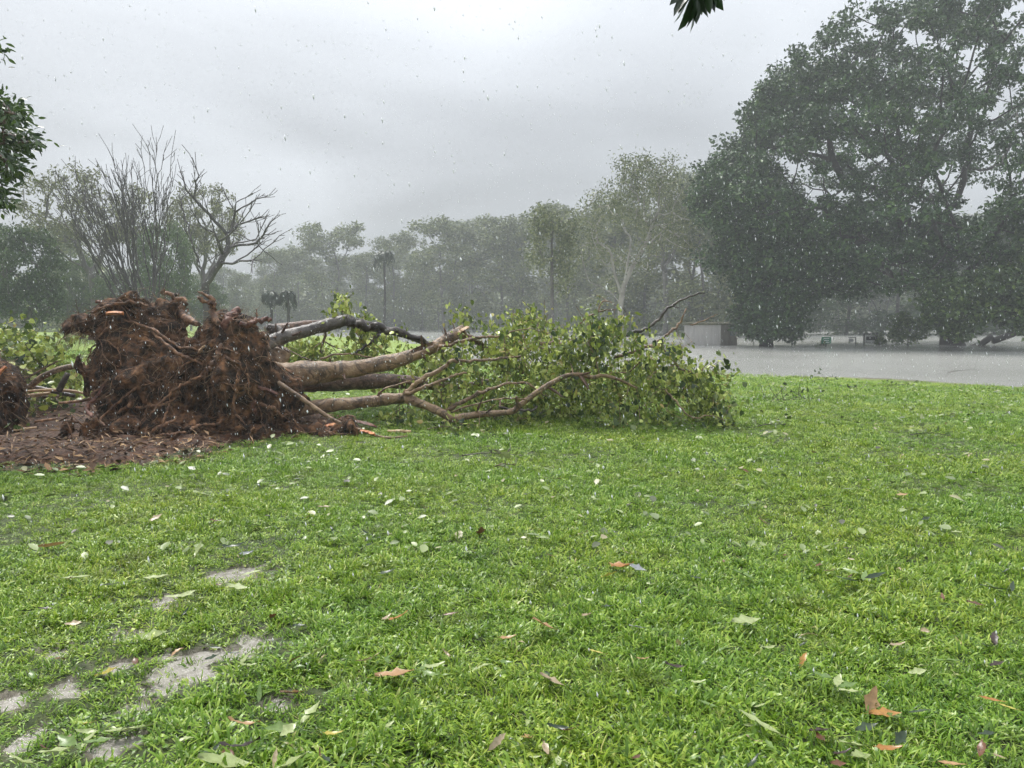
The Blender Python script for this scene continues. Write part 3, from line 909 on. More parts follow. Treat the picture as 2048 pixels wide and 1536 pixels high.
OUTL = [(112, 372), (118, 420), (150, 350), (170, 392), (205, 345), (228, 322), (245, 335), (262, 345), (282, 300), (296, 294), (312, 292), (328, 305), (342, 315), (344, 372), (335, 420)]
base = base_at(302, YD)
for (px, py) in OUTL:
    tips.append(P(px, py, YD + rng.normal() * 1.2))
for q in range(150):
    a_ = rng.random()
    ox, oy = OUTL[rng.integers(7) if rng.random() < 0.6 else rng.integers(len(OUTL))]
    f_ = 0.45 + 0.5 * rng.random()
    tips.append(P(305 + (ox - 305) * f_ + rng.normal() * 10, 600 + (oy - 600) * f_ + rng.normal() * 8, YD + rng.normal() * 1.5 * f_))
bare_tree('dead_tree', base, [base, P(302, 630, YD), P(303, 600, YD)], tips, 0.21, 'leafless grey tree with a wide fan of thin branches', bf=0.95, up=0.10, wob=0.05, rmin=0.011, twigs=4, pw=0.5, tl=0.9)
base = base_at(412, YD - 2)
YE = YD - 2
tp2 = [(364, 343), (388, 325), (398, 352), (383, 420), (446, 383), (472, 405), (474, 450), (501, 388), (512, 398), (537, 392), (530, 440), (524, 432), (533, 456), (520, 488), (527, 470), (506, 520), (430, 470), (404, 455), (420, 430), (455, 470), (372, 380), (392, 372), (505, 440), (485, 470)]
tips = [P(px, py, YE + rng.normal() * 0.7) for px, py in tp2] + [P(px + rng.normal() * 16, py + 26 + rng.normal() * 16, YE + rng.normal() * 0.9) for px, py in tp2]
bare_tree('dead_tree', base, [base, P(413, 630, YE), P(412, 596, YE), P(411, 570, YE)], tips, 0.165, 'leafless dark tree with thick broken limbs right of the fan-shaped one', bf=0.5, up=0.06, wob=0.06, rmin=0.013, twigs=4, pw=0.5, tl=0.6)

# ---- palms
def palm(px, crown_y, Y_, fl, nf, label, rt, droop=1.0, lw=0.55):
    b_ = base_at(px, Y_)
    top = P(px, crown_y, Y_)
    root = thing('palm_tree', b_, label, 'palm')
    mb = MB(); mb.tube(catmull([b_, (b_ + top) / 2 + np.array((0.1, 0, 0)), top], 8), np.linspace(rt * 1.3, rt, 8), 8, lump=0.08)
    mb.build('trunk', M['bark_far'], root)
    for q in range(nf):
        a_ = q / nf * TAU + rng.random() * 0.3
        el = rng.uniform(-0.35, 1.35)
        t_ = np.linspace(0, 1, 12)[:, None]
        d = np.array((math.cos(a_), math.sin(a_), 0))
        s_ = fl * (0.8 + 0.35 * rng.random())
        rach = top + d * s_ * (t_ * math.cos(el * 0.7)) * (1 - 0.35 * t_ ** 2) + np.array((0, 0, 1)) * s_ * (math.sin(el) * t_ - droop * t_ ** 2)
        mb = MB(); mb.tube(rach, np.linspace(0.03, 0.008, 12), 4, cap=False)
        side = np.cross(d, (0, 0, 1))
        rr = catmull(rach, 30)[2:]
        tt = np.linspace(0.07, 1, 28)
        for sg in (-1, 1):
            hd = sg * side * 0.75 + d * 0.35 + np.array((0, 0, -0.9)) + rng.normal(size=(28, 3)) * 0.15
            ln = lw * np.sin(np.pi * (0.15 + 0.8 * tt)) + 0.1
            mt = heading(hd, rng.random(28) * 0.6) * np.stack((np.full(28, 0.085), ln, ln), 1)[:, None, :]
            mb.inst(*RH, mt, rr)
        mb.build('frond', M['palm_leaf'], root, smooth_=False)
palm(768, 508, 84, 1.75, 20, 'tall slender palm standing against the hazy wood', 0.11, 1.1, 0.7)
palm(541, 586, 62, 0.95, 24, 'short drooping palm, the left of the pair', 0.10, 1.05, 0.45)
palm(575, 586, 62, 0.95, 24, 'short drooping palm, the right of the pair', 0.10, 1.05, 0.45)

# ================================================================== hut and signs in the flood
def simple_mat(name, col, rough=0.6):
    m, t, b = nodemat(name)
    n = noise_node(t, 9, 4)
    t.links.new(mixc(t, n, tuple(c * 0.8 for c in col), tuple(min(1, c * 1.15) for c in col)), b.inputs['Base Color'])
    b.inputs['Roughness'].default_value = rough
    return m
M['hut'] = surf('hut_sheet', [(0.3, (0.46, 0.44, 0.42)), (0.7, (0.62, 0.60, 0.575))], 1.2, 0.6, 0.2, 12, stretch=(4, 4, 0.4))
M['hut_shaded'] = surf('hut_side_shaded', [(0.3, (0.22, 0.195, 0.175)), (0.7, (0.34, 0.31, 0.28))], 1.5, 0.65, 0.2, 12)  # darker copy of the wall sheet, side shade put into the colour
M['moss'] = surf('mossy_roof', [(0.3, (0.045, 0.048, 0.03)), (0.55, (0.1125, 0.1125, 0.06)), (0.75, (0.225, 0.195, 0.1125))], 4, 0.8, 0.8, 20)
M['sign_green'] = simple_mat('sign_green', (0.012, 0.17, 0.085), 0.5)
M['sign_white'] = simple_mat('sign_white', (0.7, 0.72, 0.7), 0.5)
M['sign_grey'] = simple_mat('sign_grey', (0.34, 0.35, 0.35), 0.5)
M['sign_dark'] = simple_mat('sign_dark', (0.035, 0.038, 0.04), 0.5)
M['panel_blue'] = simple_mat('panel_blue_grey', (0.16, 0.19, 0.20), 0.5)

YH = 60.0
cL, cM, cR = P(1368, 690, YH + 0.3), P(1441, 690, YH - 0.4), P(1474, 690, YH + 1.6)
zt = P(1441, 650, YH)[2]
hut = thing('hut', (cM[0], cM[1], WZ - 0.5), 'low grey corrugated hut half under water beside the dark tree', 'hut')
def corrugated(a_, b_, n, amp):
    mb = MB()
    t_ = np.linspace(0, 1, n * 4 + 1)
    d = (b_ - a_)[:2]; nn_ = np.array((d[1], -d[0])) / np.linalg.norm(d)
    xy = a_[:2] + d * t_[:, None] + nn_ * (amp * np.sin(t_ * n * TAU))[:, None]
    v = np.concatenate([np.c_[xy, np.full(len(t_), z_)] for z_ in (WZ - 0.5, zt)])
    m_ = len(t_); i_ = np.arange(m_ - 1)
    mb.add(v, np.stack((i_, i_ + 1, i_ + 1 + m_, i_ + m_), 1))
    return mb
corrugated(cL, cM, 26, 0.028).build('front_wall', M['hut'], hut)
corrugated(cM, cR, 16, 0.02).build('side_wall', M['hut_shaded'], hut)
bk = cL + (cR - cM)
corrugated(cR, bk, 26, 0.02).build('back_wall', M['hut'], hut)
corrugated(bk, cL, 16, 0.02).build('end_wall', M['hut'], hut)
mb = MB()
ctr = (cL + cR) / 2
for zz, ex in ((zt + 0.06, 1.09), (zt + 0.2, 1.02)):
    pass
v = []
for zz, ex in ((zt, 1.10), (zt + 0.12, 1.12), (zt + 0.24, 0.8)):
    for c_ in (cL, cM, cR, bk):
        q = ctr + (c_ - ctr) * ex; v.append((q[0], q[1], zz))
mb.add(v, [(3, 2, 1, 0), (0, 1, 5, 4), (1, 2, 6, 5), (2, 3, 7, 6), (3, 0, 4, 7), (4, 5, 9, 8), (5, 6, 10, 9), (6, 7, 11, 10), (7, 4, 8, 11), (8, 9, 10, 11)])
mb.build('roof', M['moss'], hut, smooth_=False)
mb = MB()
d = (cR - cM)[:2]; d /= np.linalg.norm(d); nn_ = np.array((d[1], -d[0]))
c_ = cM + (cR - cM) * 0.72
mb.box((c_[0] + nn_[0] * 0.05, c_[1] + nn_[1] * 0.05, zt - 0.5), (0.45, 0.03, 0.36), np.array(((d[0], nn_[0], 0), (d[1], nn_[1], 0), (0, 0, 1))))
mb.build('window_panel', M['panel_blue'], hut, smooth_=False)

def sign_board(name, label, px0, px1, py0, py1, Y_, build):
    c = P((px0 + px1) / 2, (py0 + py1) / 2, Y_)
    root = thing(name, (c[0], c[1], WZ - 0.6), label, 'sign')
    w = (px1 - px0) / FPX * Y_; h = (py1 - py0) / FPX * Y_
    build(root, c, w, h)
def green(root, c, w, h):
    mb = MB(); mb.box(c, (w / 2, 0.02, h / 2)); p_ = mb.build('panel', M['sign_green'], root, False)
    for r_, (zz, segs) in enumerate(((0.27, ((-0.62, 0.6),)), (-0.02, ((-0.5, 0.1), (0.2, 0.55))), (-0.3, ((-0.66, -0.2), (-0.1, 0.66))), )):
        for (a_, b_) in segs:
            mb = MB(); mb.box((c[0] + (a_ + b_) / 2 * w / 2, c[1] - 0.0235, c[2] + zz * h), ((b_ - a_) * w / 4, 0.003, 0.028)); mb.build('lettering', M['sign_white'], p_, False)
    mb = MB(); mb.box((c[0], c[1] + 0.05, (c[2] + WZ - 0.6) / 2), (0.04, 0.03, (c[2] - WZ + 0.6) / 2)); mb.build('post', M['sign_dark'], root, False)
sign_board('green_sign', 'green sign with white lettering on a post in the flood', 1643, 1662, 674, 687, 56, green)
def grey(root, c, w, h):
    for sx in (-1, 1):
        mb = MB(); mb.box((c[0] + sx * w * 0.5, c[1], (c[2] + h * 0.5 + WZ - 0.6) / 2), (0.045, 0.045, (c[2] + h * 0.5 - WZ + 0.6) / 2)); mb.build('post', M['sign_dark'], root, False)
    mb = MB(); mb.box((c[0], c[1], c[2] + h * 0.5 + 0.046), (w * 0.5 + 0.045, 0.045, 0.045)); mb.build('top_rail', M['sign_dark'], root, False)
    mb = MB(); mb.box((c[0] + 0.02, c[1] - 0.02, c[2] - 0.03), (w * 0.42, 0.02, h * 0.40)); p_ = mb.build('panel', M['sign_grey'], root, False)
    mb = MB(); mb.box((c[0] + 0.02, c[1] - 0.043, c[2] + 0.06), (w * 0.36, 0.002, h * 0.17)); mb.build('picture', M['sign_dark'], p_, False)
    for zz, ww in ((-0.16, 0.33), (-0.26, 0.28)):
        mb = MB(); mb.box((c[0] + 0.02, c[1] - 0.043, c[2] + zz * h), (w * ww, 0.002, 0.02)); mb.build('lettering', M['sign_white'], p_, False)
    mb = MB(); mb.box((c[0] - 0.05, c[1] - 0.047, c[2] + 0.1), (0.06, 0.002, 0.04)); mb.build('emblem', M['sign_white'], p_, False)
sign_board('grey_sign', 'grey notice board in a dark frame standing in the flood', 1728, 1753, 669, 688, 60, grey)
def small(root, c, w, h):
    mb = MB(); mb.box((c[0], c[1], c[2] + h / 2), (w / 2, 0.04, 0.03)); mb.build('top_rail', M['sign_dark'], root, False)
    mb = MB(); mb.box((c[0] + w / 2 - 0.03, c[1], (c[2] + h / 2 - 0.031 + WZ - 0.6) / 2), (0.03, 0.03, (c[2] + h / 2 - 0.031 - WZ + 0.6) / 2)); mb.build('post', M['sign_dark'], root, False)
    mb = MB(); mb.box((c[0] - 0.06, c[1], c[2] - 0.02), (w * 0.28, 0.02, h * 0.3)); mb.build('panel', M['sign_grey'], root, False)
    mb = MB(); mb.box((c[0] - 0.06, c[1], c[2] + h * 0.39), (0.01, 0.01, h * 0.12)); mb.build('hanger', M['sign_dark'], root, False)
sign_board('hanging_sign', 'small grey plate hanging from a rail between the two larger signs', 1696, 1712, 675, 685, 60, small)
c = P(1585.5, 672, 76)
mb = MB(); mb.tube([(c[0], 76, WZ - .5), (c[0], 76, WZ + 0.1), (c[0], 76, c[2] + 0.12), (c[0], 76, c[2] + 0.2), (c[0], 76, c[2] + 0.34), (c[0] + 0.02, 76, c[2] + 0.36)], [0.14, 0.14, 0.13, 0.08, 0.09, 0.05], 10)
tag(mb.build('bollard', M['sign_dark'], origin=(c[0], 76, WZ - .5)), 'short dark post standing in the flood behind the tree beside the hut', 'post').location = (c[0], 76, WZ - .5)

# ================================================================== the uprooted tree
def surface_net(f, lo, h):
    s_ = f < 0
    c = np.zeros(np.array(f.shape) - 1, int)
    cs = [(a, b, d) for a in (0, 1) for b in (0, 1) for d in (0, 1)]
    sh = np.array(f.shape) - 1
    def sub(A, o):
        return A[o[0]:o[0] + sh[0], o[1]:o[1] + sh[1], o[2]:o[2] + sh[2]]
    for o in cs:
        c += sub(s_, o)
    act = (c > 0) & (c < 8)
    idx = np.full(sh, -1); idx[act] = np.arange(act.sum())
    acc = np.zeros((*sh, 3)); cn = np.zeros(sh)
    for o in cs:
        for ax in range(3):
            if o[ax] == 0:
                o2 = list(o); o2[ax] = 1
                fa, fb = sub(f, o), sub(f, o2)
                cr = (fa < 0) != (fb < 0)
                t_ = np.where(cr, fa / np.where(cr, fa - fb, 1), 0)
                p = np.zeros((*sh, 3)); p[...] = o; p[..., ax] += t_
                acc += p * cr[..., None]; cn += cr
    I = np.stack(np.meshgrid(*[np.arange(q) for q in sh], indexing='ij'), -1)
    v = (I[act] + acc[act] / cn[act][:, None]) * h + lo
    quads = []
    for ax in range(3):
        b, d = (ax + 1) % 3, (ax + 2) % 3
        A = np.moveaxis(s_, (ax, b, d), (0, 1, 2)); J = np.moveaxis(idx, (ax, b, d), (0, 1, 2))
        e = A[:-1, 1:-1, 1:-1] != A[1:, 1:-1, 1:-1]
        flip = A[:-1, 1:-1, 1:-1][e]
        q = np.stack((J[:, :-1, :-1][e], J[:, 1:, :-1][e], J[:, 1:, 1:][e], J[:, :-1, 1:][e]), 1)
        q[~flip] = q[~flip][:, ::-1]
        quads.append(q)
    q = np.concatenate(quads)
    lab = np.arange(len(v))
    for _ in range(400):                      # drop crumbs that hang free of the mass
        m_ = lab[q].min(1); new = lab.copy()
        for c_ in range(4):
            np.minimum.at(new, q[:, c_], m_)
        new = new[new]
        if (new == lab).all(): break
        lab = new
    big = np.bincount(lab).argmax()
    return v, q[(lab[q] == big).all(1)]
def soil_mass(ells, h, seed, rough=0.13):
    """ells: centre, radii; smooth union with crumbling surface"""
    E = [(np.asarray(c), np.asarray(r)) for c, r in ells]
    lo = np.min([c - r for c, r in E], 0) - 0.3; hi = np.max([c + r for c, r in E], 0) + 0.3
    lo[2] = max(lo[2], -0.3)
    ax = [np.arange(lo[q], hi[q], h) for q in range(3)]
    g = np.stack(np.meshgrid(*ax, indexing='ij'), -1)
    f = None
    for c, r in E:
        d = (np.linalg.norm((g - c) / r, axis=-1) - 1) * r.min()
        if f is None: f = d
        else:
            kk = 0.14; hh = np.clip(0.5 + 0.5 * (f - d) / kk, 0, 1)
            f = f * (1 - hh) + d * hh - kk * hh * (1 - hh)
    f = f + rough * fbm(g * 2.6, 2, seed) + rough * 0.55 * fbm(g * np.array((8, 8, 5.0)), 3, seed + 5)
    return surface_net(f, lo, h), (g, f)
def hairs(mb, rng, starts, dirs, lens, rads, curl=0.5, grav=0.4, segs=6, sides=3):
    for s_, d, l_, r_ in zip(starts, dirs, lens, rads):
        d = d / (np.linalg.norm(d) + 1e-9)
        p = [s_]; 
        for q in range(segs):
            d = d + rng.normal(size=3) * curl * 0.5 + np.array((0, 0, -grav * 0.35))
            d /= np.linalg.norm(d)
            nx = p[-1] + d * l_ / segs
            if nx[2] < 0.03: nx[2] = 0.03 + 0.02 * rng.random()
            p.append(nx)
        mb.tube(np.array(p), np.linspace(r_, r_ * 0.35, segs + 1), sides, cap=False)

HEART = (np.array([(0, 0.06, 0), (0.28, 0.0, 0.05), (0.5, 0.28, 0.10), (0.36, 0.68, 0.07), (0, 1.05, -0.03), (-0.36, 0.68, 0.07), (-0.5, 0.28, 0.10), (-0.28, 0.0, 0.05), (0, 0.5, -0.02)], float),
         [np.array([(0, 1, 2, 8), (8, 2, 3, 4), (8, 4, 5, 6), (8, 6, 7, 0)])])
LANCE = (np.array([(0, 0, 0), (0.16, 0.18, 0.03), (0.24, 0.45, 0.05), (0.17, 0.75, 0.02), (0, 1, -0.06), (-0.17, 0.75, 0.02), (-0.24, 0.45, 0.05), (-0.16, 0.18, 0.03), (0, 0.2, 0), (0, 0.47, 0.0), (0, 0.76, -0.025)], float),
         [np.array([(0, 1, 8), (0, 8, 7), (4, 10, 3), (4, 5, 10)]), np.array([(1, 2, 9, 8), (8, 9, 6, 7), (2, 3, 10, 9), (9, 10, 5, 6)])])
def leaf_template(name, T, mat):
    mb = MB(); mb.add(T[0], *T[1])
    return mb.mesh(name, mat, True)
def leaf_set(root, T, mats, pos, size, mat, nparts, rng, in_front=None, stuff_name='foliage', tpl=None):
    """the leaves that show largest become parts, the rest one mass"""
    p2 = proj(pos)
    vis = (p2[:, 0] > -20) & (p2[:, 0] < 2068) & (p2[:, 1] > -20) & (p2[:, 1] < 1556)
    sc = size / np.maximum(pos[:, 1], 0.3) * (0.25 + np.abs(mats[:, 1, 2]) / (np.linalg.norm(mats[:, :, 2], axis=1) + 1e-9)) * vis
    if in_front is not None:
        sc = sc * in_front
    order = np.argsort(-sc)
    big, rest = order[:nparts], order[nparts:]
    o0 = parent_origin(root)
    tm = tpl if isinstance(tpl, list) else [tpl]
    for q, k_ in enumerate(big):
        o = bpy.data.objects.new('leaf', tm[q % len(tm)])
        o.parent = root
        mm = np.eye(4); mm[:3, :3] = mats[k_]; mm[:3, 3] = pos[k_] - o0
        o.matrix_local = Matrix(mm.tolist())
        COL.objects.link(o)
    mb = MB(); mb.inst(*T, mats[rest], pos[rest])
    f = mb.build(stuff_name, mat, root); f['kind'] = 'stuff'
    return f
# a few single-colour leaf materials for leaves that are objects of their own
def one_leaf(name, c1, c2, rough=0.32, trans=0.2):
    m, t, b = nodemat(name)
    oi = t.nodes.new('ShaderNodeObjectInfo')
    nz = noise_node(t, 6, 4)
    c = mixc(t, oi.outputs['Random'], c1, c2)
    c = mixc(t, ramp(t, nz, [(0.4, (0, 0, 0)), (0.7, (1, 1, 1))]), c, mixc(t, 1.0, c, (0.7, 0.7, 0.6), 'MULTIPLY'))
    t.links.new(c, b.inputs['Base Color']); b.inputs['Roughness'].default_value = rough
    tr = t.nodes.new('ShaderNodeBsdfTranslucent'); t.links.new(c, tr.inputs['Color'])
    mx = t.nodes.new('ShaderNodeMixShader'); mx.inputs[0].default_value = trans
    t.links.new(b.outputs[0], mx.inputs[1]); t.links.new(tr.outputs[0], mx.inputs[2])
    t.links.new(mx.outputs[0], t.nodes['Material Output'].inputs[0])
    return m
HM = [leaf_template('heart_leaf', HEART, one_leaf('heart_leaf_' + n_, a_, b_)) for n_, a_, b_ in (('green', (0.065, 0.115, 0.025), (0.15, 0.21, 0.05)), ('pale', (0.19, 0.25, 0.08), (0.31, 0.36, 0.16)), ('dark', (0.025, 0.05, 0.016), (0.06, 0.11, 0.03)))]

rngt = np.random.default_rng(9)
FT = thing('fallen_tree', G(330, 866), 'big uprooted tree lying on the lawn, root plate toward us', 'tree')
ells = [(P(282, 705, 11.35), (0.72, 0.62, 0.62)), (P(258, 638, 11.5), (0.60, 0.5, 0.24)), (P(196, 648, 11.3), (0.34, 0.36, 0.12)), (P(300, 618, 11.6), (0.30, 0.34, 0.10)),
        (P(250, 780, 11.2), (0.40, 0.5, 0.5)), (P(340, 770, 11.1), (0.85, 0.6, 0.62)), (P(480, 760, 11.0), (0.52, 0.62, 0.72)), (P(455, 676, 11.15), (0.38, 0.42, 0.26)), (P(510, 690, 11.15), (0.22, 0.35, 0.26)),
        (P(390, 850, 10.85), (1.25, 0.65, 0.22)), (P(545, 800, 11.2), (0.42, 0.5, 0.36)), (P(590, 862, 10.9), (0.7, 0.35, 0.10))]
(sv, sq), (sg, sf) = soil_mass(ells, 0.034, 3.0, 0.145)
used = np.unique(sq); remap = np.full(len(sv), -1); remap[used] = np.arange(len(used)); sv = sv[used]; sq = remap[sq]
mb = MB(); mb.add(sv, sq)
mb.build('root_plate', M['soil'], FT)
# surface samples of the root plate, with outward directions
nv = np.zeros_like(sv)
a_, b_, c_, d_ = sv[sq[:, 0]], sv[sq[:, 1]], sv[sq[:, 2]], sv[sq[:, 3]]
fn = np.cross(c_ - a_, d_ - b_)
for q in range(4):
    np.add.at(nv, sq[:, q], fn)
nv /= np.linalg.norm(nv, axis=1)[:, None] + 1e-9
cen = np.mean([c for c, r in ells], 0)
if np.sum((sv - cen) * nv) < 0:
    nv = -nv
front = (nv[:, 1] < 0.35) & (sv[:, 2] > 0.05)
fi = np.where(front)[0]
mb = MB()
NHR = 4000
pick = rngt.choice(fi, NHR)
dd = nv[pick] * 0.7 + rngt.normal(size=(NHR, 3)) * 0.8 + np.array((0.1, -0.15, -0.45))
hairs(mb, rngt, sv[pick] - nv[pick] * 0.03, dd, 0.08 + 0.36 * rngt.random(NHR) ** 1.6, 0.0018 + 0.0042 * rngt.random(NHR) ** 2.5, 0.6, 0.45, 5)
top = np.where((sv[:, 2] > 1.55) | ((sv[:, 0] < P(190, 650, 11.3)[0]) & (sv[:, 2] > 1.2)))[0]
mb.build('fine_roots', M['fine_root'], FT)['kind'] = 'stuff'
M['straw'] = leafmat('straw', [(0, (0.14, 0.085, 0.04)), (0.6, (0.30, 0.20, 0.10)), (1, (0.48, 0.36, 0.20))], 0.6)
mb = MB()
pick = rngt.choice(top, 420)
hairs(mb, rngt, sv[pick], nv[pick] + rngt.normal(size=(420, 3)) * 0.6, 0.06 + 0.16 * rngt.random(420), np.full(420, 0.0022), 0.5, 0.1, 4)
pick = rngt.choice(np.where((sv[:, 0] < P(200, 660, 11.3)[0]) & (sv[:, 2] > 1.1) & (sv[:, 2] < 1.75))[0], 160)
hairs(mb, rngt, sv[pick], np.array((-0.4, -0.2, -0.8)) + rngt.normal(size=(160, 3)) * 0.35, 0.15 + 0.3 * rngt.random(160), np.full(160, 0.003), 0.35, 0.6, 5)
mb.build('turf_fibres', M['straw'], FT)['kind'] = 'stuff'
def surf_Y(px, py, Yd):
    """front surface of the root plate behind a photo pixel"""
    p2 = proj(sv[fi]); d = np.hypot(p2[:, 0] - px, p2[:, 1] - py)
    near = d < 9
    return sv[fi][near][:, 1].min() if near.any() else Yd
def root_part(pts, rpx, name='root', mat='root', off=0.05, Yd=10.9, n=20, sides=8, lump=0.28, hair=0):
    w = np.array([P(px, py, (surf_Y(px, py, Yd) - off)) for px, py in pts])
    w[:, 2] = np.maximum(w[:, 2], 0.06)
    w[1:-1, 1] = (w[:-2, 1] + 2 * w[1:-1, 1] + w[2:, 1]) / 4
    path = catmull(w, n)
    rr = np.interp(np.linspace(0, 1, n), np.linspace(0, 1, len(rpx)), rpx) * Yd / FPX * 0.72
    path = path + rngt.normal(size=path.shape) * np.minimum(rr, 0.03)[:, None] * 0.45
    rr = rr * (1 + 0.15 * rngt.normal(size=n)).clip(0.6, 1.4)
    ed = np.minimum(np.arange(n), np.arange(n)[::-1]); rr = rr * np.where(ed == 0, 0.45, np.where(ed == 1, 0.85, 1))
    mb = MB(); mb.tube(path, rr, sides, lump=lump, seed=pts[0][0])
    o = mb.build(name, M[mat], FT)
    hair = max(hair, 14)
    if hair:
        hb = MB(); ix = rngt.integers(0, n, hair)
        hairs(hb, rngt, path[ix], rngt.normal(size=(hair, 3)), 0.05 + 0.12 * rngt.random(hair), np.full(hair, 0.0025), 0.6, 0.5, 4)
        h_ = hb.build('root_hairs', M['fine_root'], o, origin=parent_origin(FT)); h_['kind'] = 'stuff'
    return path
ROOTS = [
 ([(328, 578), (346, 588), (362, 600), (379, 624), (398, 650)], [3, 6, 8, 10, 12], 'root', 0.0, 110),
 ([(396, 583), (412, 590), (426, 602), (434, 620), (438, 648)], [2, 5, 7, 9, 11], 'root', 0.0, 30),
 ([(395, 594), (416, 604), (430, 613)], [4, 5, 5], 'root', 0.02, 0),
 ([(477, 620), (458, 633), (446, 656)], [8, 11, 13], 'red_wood', 0.0, 30),
 ([(544, 638), (514, 642), (480, 654)], [6, 7, 9], 'red_wood', 0.02, 10),
 ([(513, 617), (514, 628), (512, 642)], [1.2, 2, 3], 'root', 0.0, 0),
 ([(410, 752), (390, 760), (359, 773), (318, 807), (301, 832)], [4, 4, 4, 3, 2], 'root', 0.07, 0),
 ([(359, 793), (330, 806), (308, 813), (267, 815)], [3, 3, 3.5, 3], 'root', 0.06, 0),
 ([(273, 776), (239, 803), (219, 834), (212, 853)], [4, 3.5, 3, 2.5], 'root', 0.07, 0),
 ([(264, 790), (254, 813), (226, 830)], [6, 6, 4], 'root', 0.05, 0),
 ([(192, 794), (186, 815), (186, 834)], [5, 5, 4], 'red_wood', 0.05, 0),
 ([(355, 834), (338, 845), (321, 854), (297, 868)], [4, 4, 4, 2.5], 'root', 0.08, 0),
 ([(338, 806), (330, 834), (318, 871)], [3.5, 3, 2], 'root', 0.09, 0),
 ([(520, 806), (540, 815), (556, 826), (565, 838)], [5, 6, 5, 3], 'root', 0.06, 0),
 ([(560, 834), (580, 828), (596, 826)], [3, 2, 1.5], 'root', 0.08, 0),
 ([(473, 757), (468, 786), (475, 820), (492, 850)], [3, 3.5, 3, 2], 'root', 0.06, 0),
 ([(508, 856), (490, 876), (472, 896)], [4, 4, 3], 'root', 0.10, 0),
 ([(321, 871), (345, 868), (372, 864)], [3, 4, 3], 'root', 0.12, 0),
 ([(520, 775), (540, 785), (558, 788)], [5, 6, 4], 'red_wood', 0.04, 0),
 ([(510, 800), (508, 815), (512, 832)], [4, 5, 3], 'red_wood', 0.04, 0),
 ([(410, 690), (402, 700), (399, 706)], [2, 4, 2], 'pale_wood', 0.05, 0),
 ([(414, 735), (404, 758), (398, 772)], [5, 4, 2], 'root', 0.05, 0),
 ([(300, 660), (330, 690), (370, 715), (410, 730)], [3, 5, 5, 4], 'root', 0.0, 20),
 ([(250, 640), (300, 655), (350, 690), (400, 700)], [3, 4, 4, 3], 'root', 0.01, 10),
 ([(180, 625), (215, 612), (260, 605), (300, 612)], [4, 4, 4, 3], 'root', 0.0, 20),
 ([(440, 690), (430, 720), (418, 742)], [7, 8, 5], 'root', 0.0, 20),
 ([(380, 860), (400, 850), (430, 848), (450, 838)], [3, 4, 4, 3], 'root', 0.08, 0),
 ([(270, 838), (278, 850), (270, 862)], [7, 6, 3], 'root', 0.06, 0),
]
for (pts, rp, mt, off, hr) in ROOTS:
    root_part(pts, rp, 'root', mt, off, hair=hr)
# pieces of torn wood showing
def slab(parent, c, l_, w, th_, ang, mat, name, tilt=0.0, jag=0.25, seed=0):
    """long splinter with ragged ends"""
    r_ = np.random.default_rng(seed)
    n = 9
    t_ = np.linspace(-0.5, 0.5, n)
    hw = w / 2 * (1 - (2 * np.abs(t_)) ** 3 * 0.7) * (1 + jag * r_.normal(size=n) * 0.5)
    v = []
    for k_ in range(n):
        bow = 0.08 * l_ * (0.25 - t_[k_] ** 2) * 4
        for (sy, sz) in ((-1, 0), (0, 1), (1, 0.2), (0.2, -1)):
            v.append((t_[k_] * l_ + jag * 0.1 * l_ * r_.normal() * (abs(t_[k_]) > 0.4), sy * hw[k_], sz * th_ / 2 + bow * 0.6))
    v = np.array(v)
    ca, sa = math.cos(ang), math.sin(ang); ct, st_ = math.cos(tilt), math.sin(tilt)
    rot = np.array(((ca, -sa, 0), (sa, ca, 0), (0, 0, 1))) @ np.array(((ct, 0, -st_), (0, 1, 0), (st_, 0, ct)))
    v = v @ rot.T + np.asarray(c)
    q = [(k_ * 4 + j, k_ * 4 + (j + 1) % 4, k_ * 4 + 4 + (j + 1) % 4, k_ * 4 + 4 + j) for k_ in range(n - 1) for j in range(4)]
    q += [(3, 2, 1, 0), ((n - 1) * 4, (n - 1) * 4 + 1, (n - 1) * 4 + 2, (n - 1) * 4 + 3)]
    mb = MB(); mb.add(v, q)
    return mb.build(name, M[mat], parent, smooth_=False)
slab(FT, P(230, 627, surf_Y(230, 627, 11) - 0.02), 0.24, 0.09, 0.05, 0.1, 'raw_wood', 'torn_wood', 0.0, seed=1)
slab(FT, P(203, 605, 11.3), 0.16, 0.07, 0.05, 0.2, 'red_wood', 'torn_wood', -0.2, seed=2)
slab(FT, P(205, 780, surf_Y(205, 780, 11) - 0.02), 0.2, 0.12, 0.06, 0.4, 'red_wood', 'torn_wood', 1.1, seed=3)
slab(FT, P(535, 782, surf_Y(535, 782, 11) - 0.03), 0.28, 0.09, 0.05, 0.2, 'red_wood', 'torn_wood', -0.4, seed=4)
# more roots, grown over the plate
for q in range(170):
    k_ = rngt.choice(fi)
    p = sv[k_]; d = np.array((rngt.normal() * 0.8, -0.12, -0.55 + rngt.normal() * 0.5)); pts = [p.copy()]
    for s_ in range(6):
        d = d + rngt.normal(size=3) * 0.25; d /= np.linalg.norm(d)
        nx = pts[-1] + d * (0.06 + 0.08 * rngt.random())
        j = np.argmin(np.linalg.norm(sv[fi] - nx, axis=1))
        nx = 0.25 * nx + 0.75 * (sv[fi][j] + nv[fi][j] * 0.025)
        nx[2] = max(nx[2], 0.04)
        pts.append(nx)
    r0 = 0.004 + 0.013 * rngt.random() ** 2.2
    mb = MB(); mb.tube(catmull(np.array(pts), 16), np.linspace(r0, r0 * 0.4, 16), 5, lump=0.1, seed=q)
    mb.build('root', M['root'], FT)

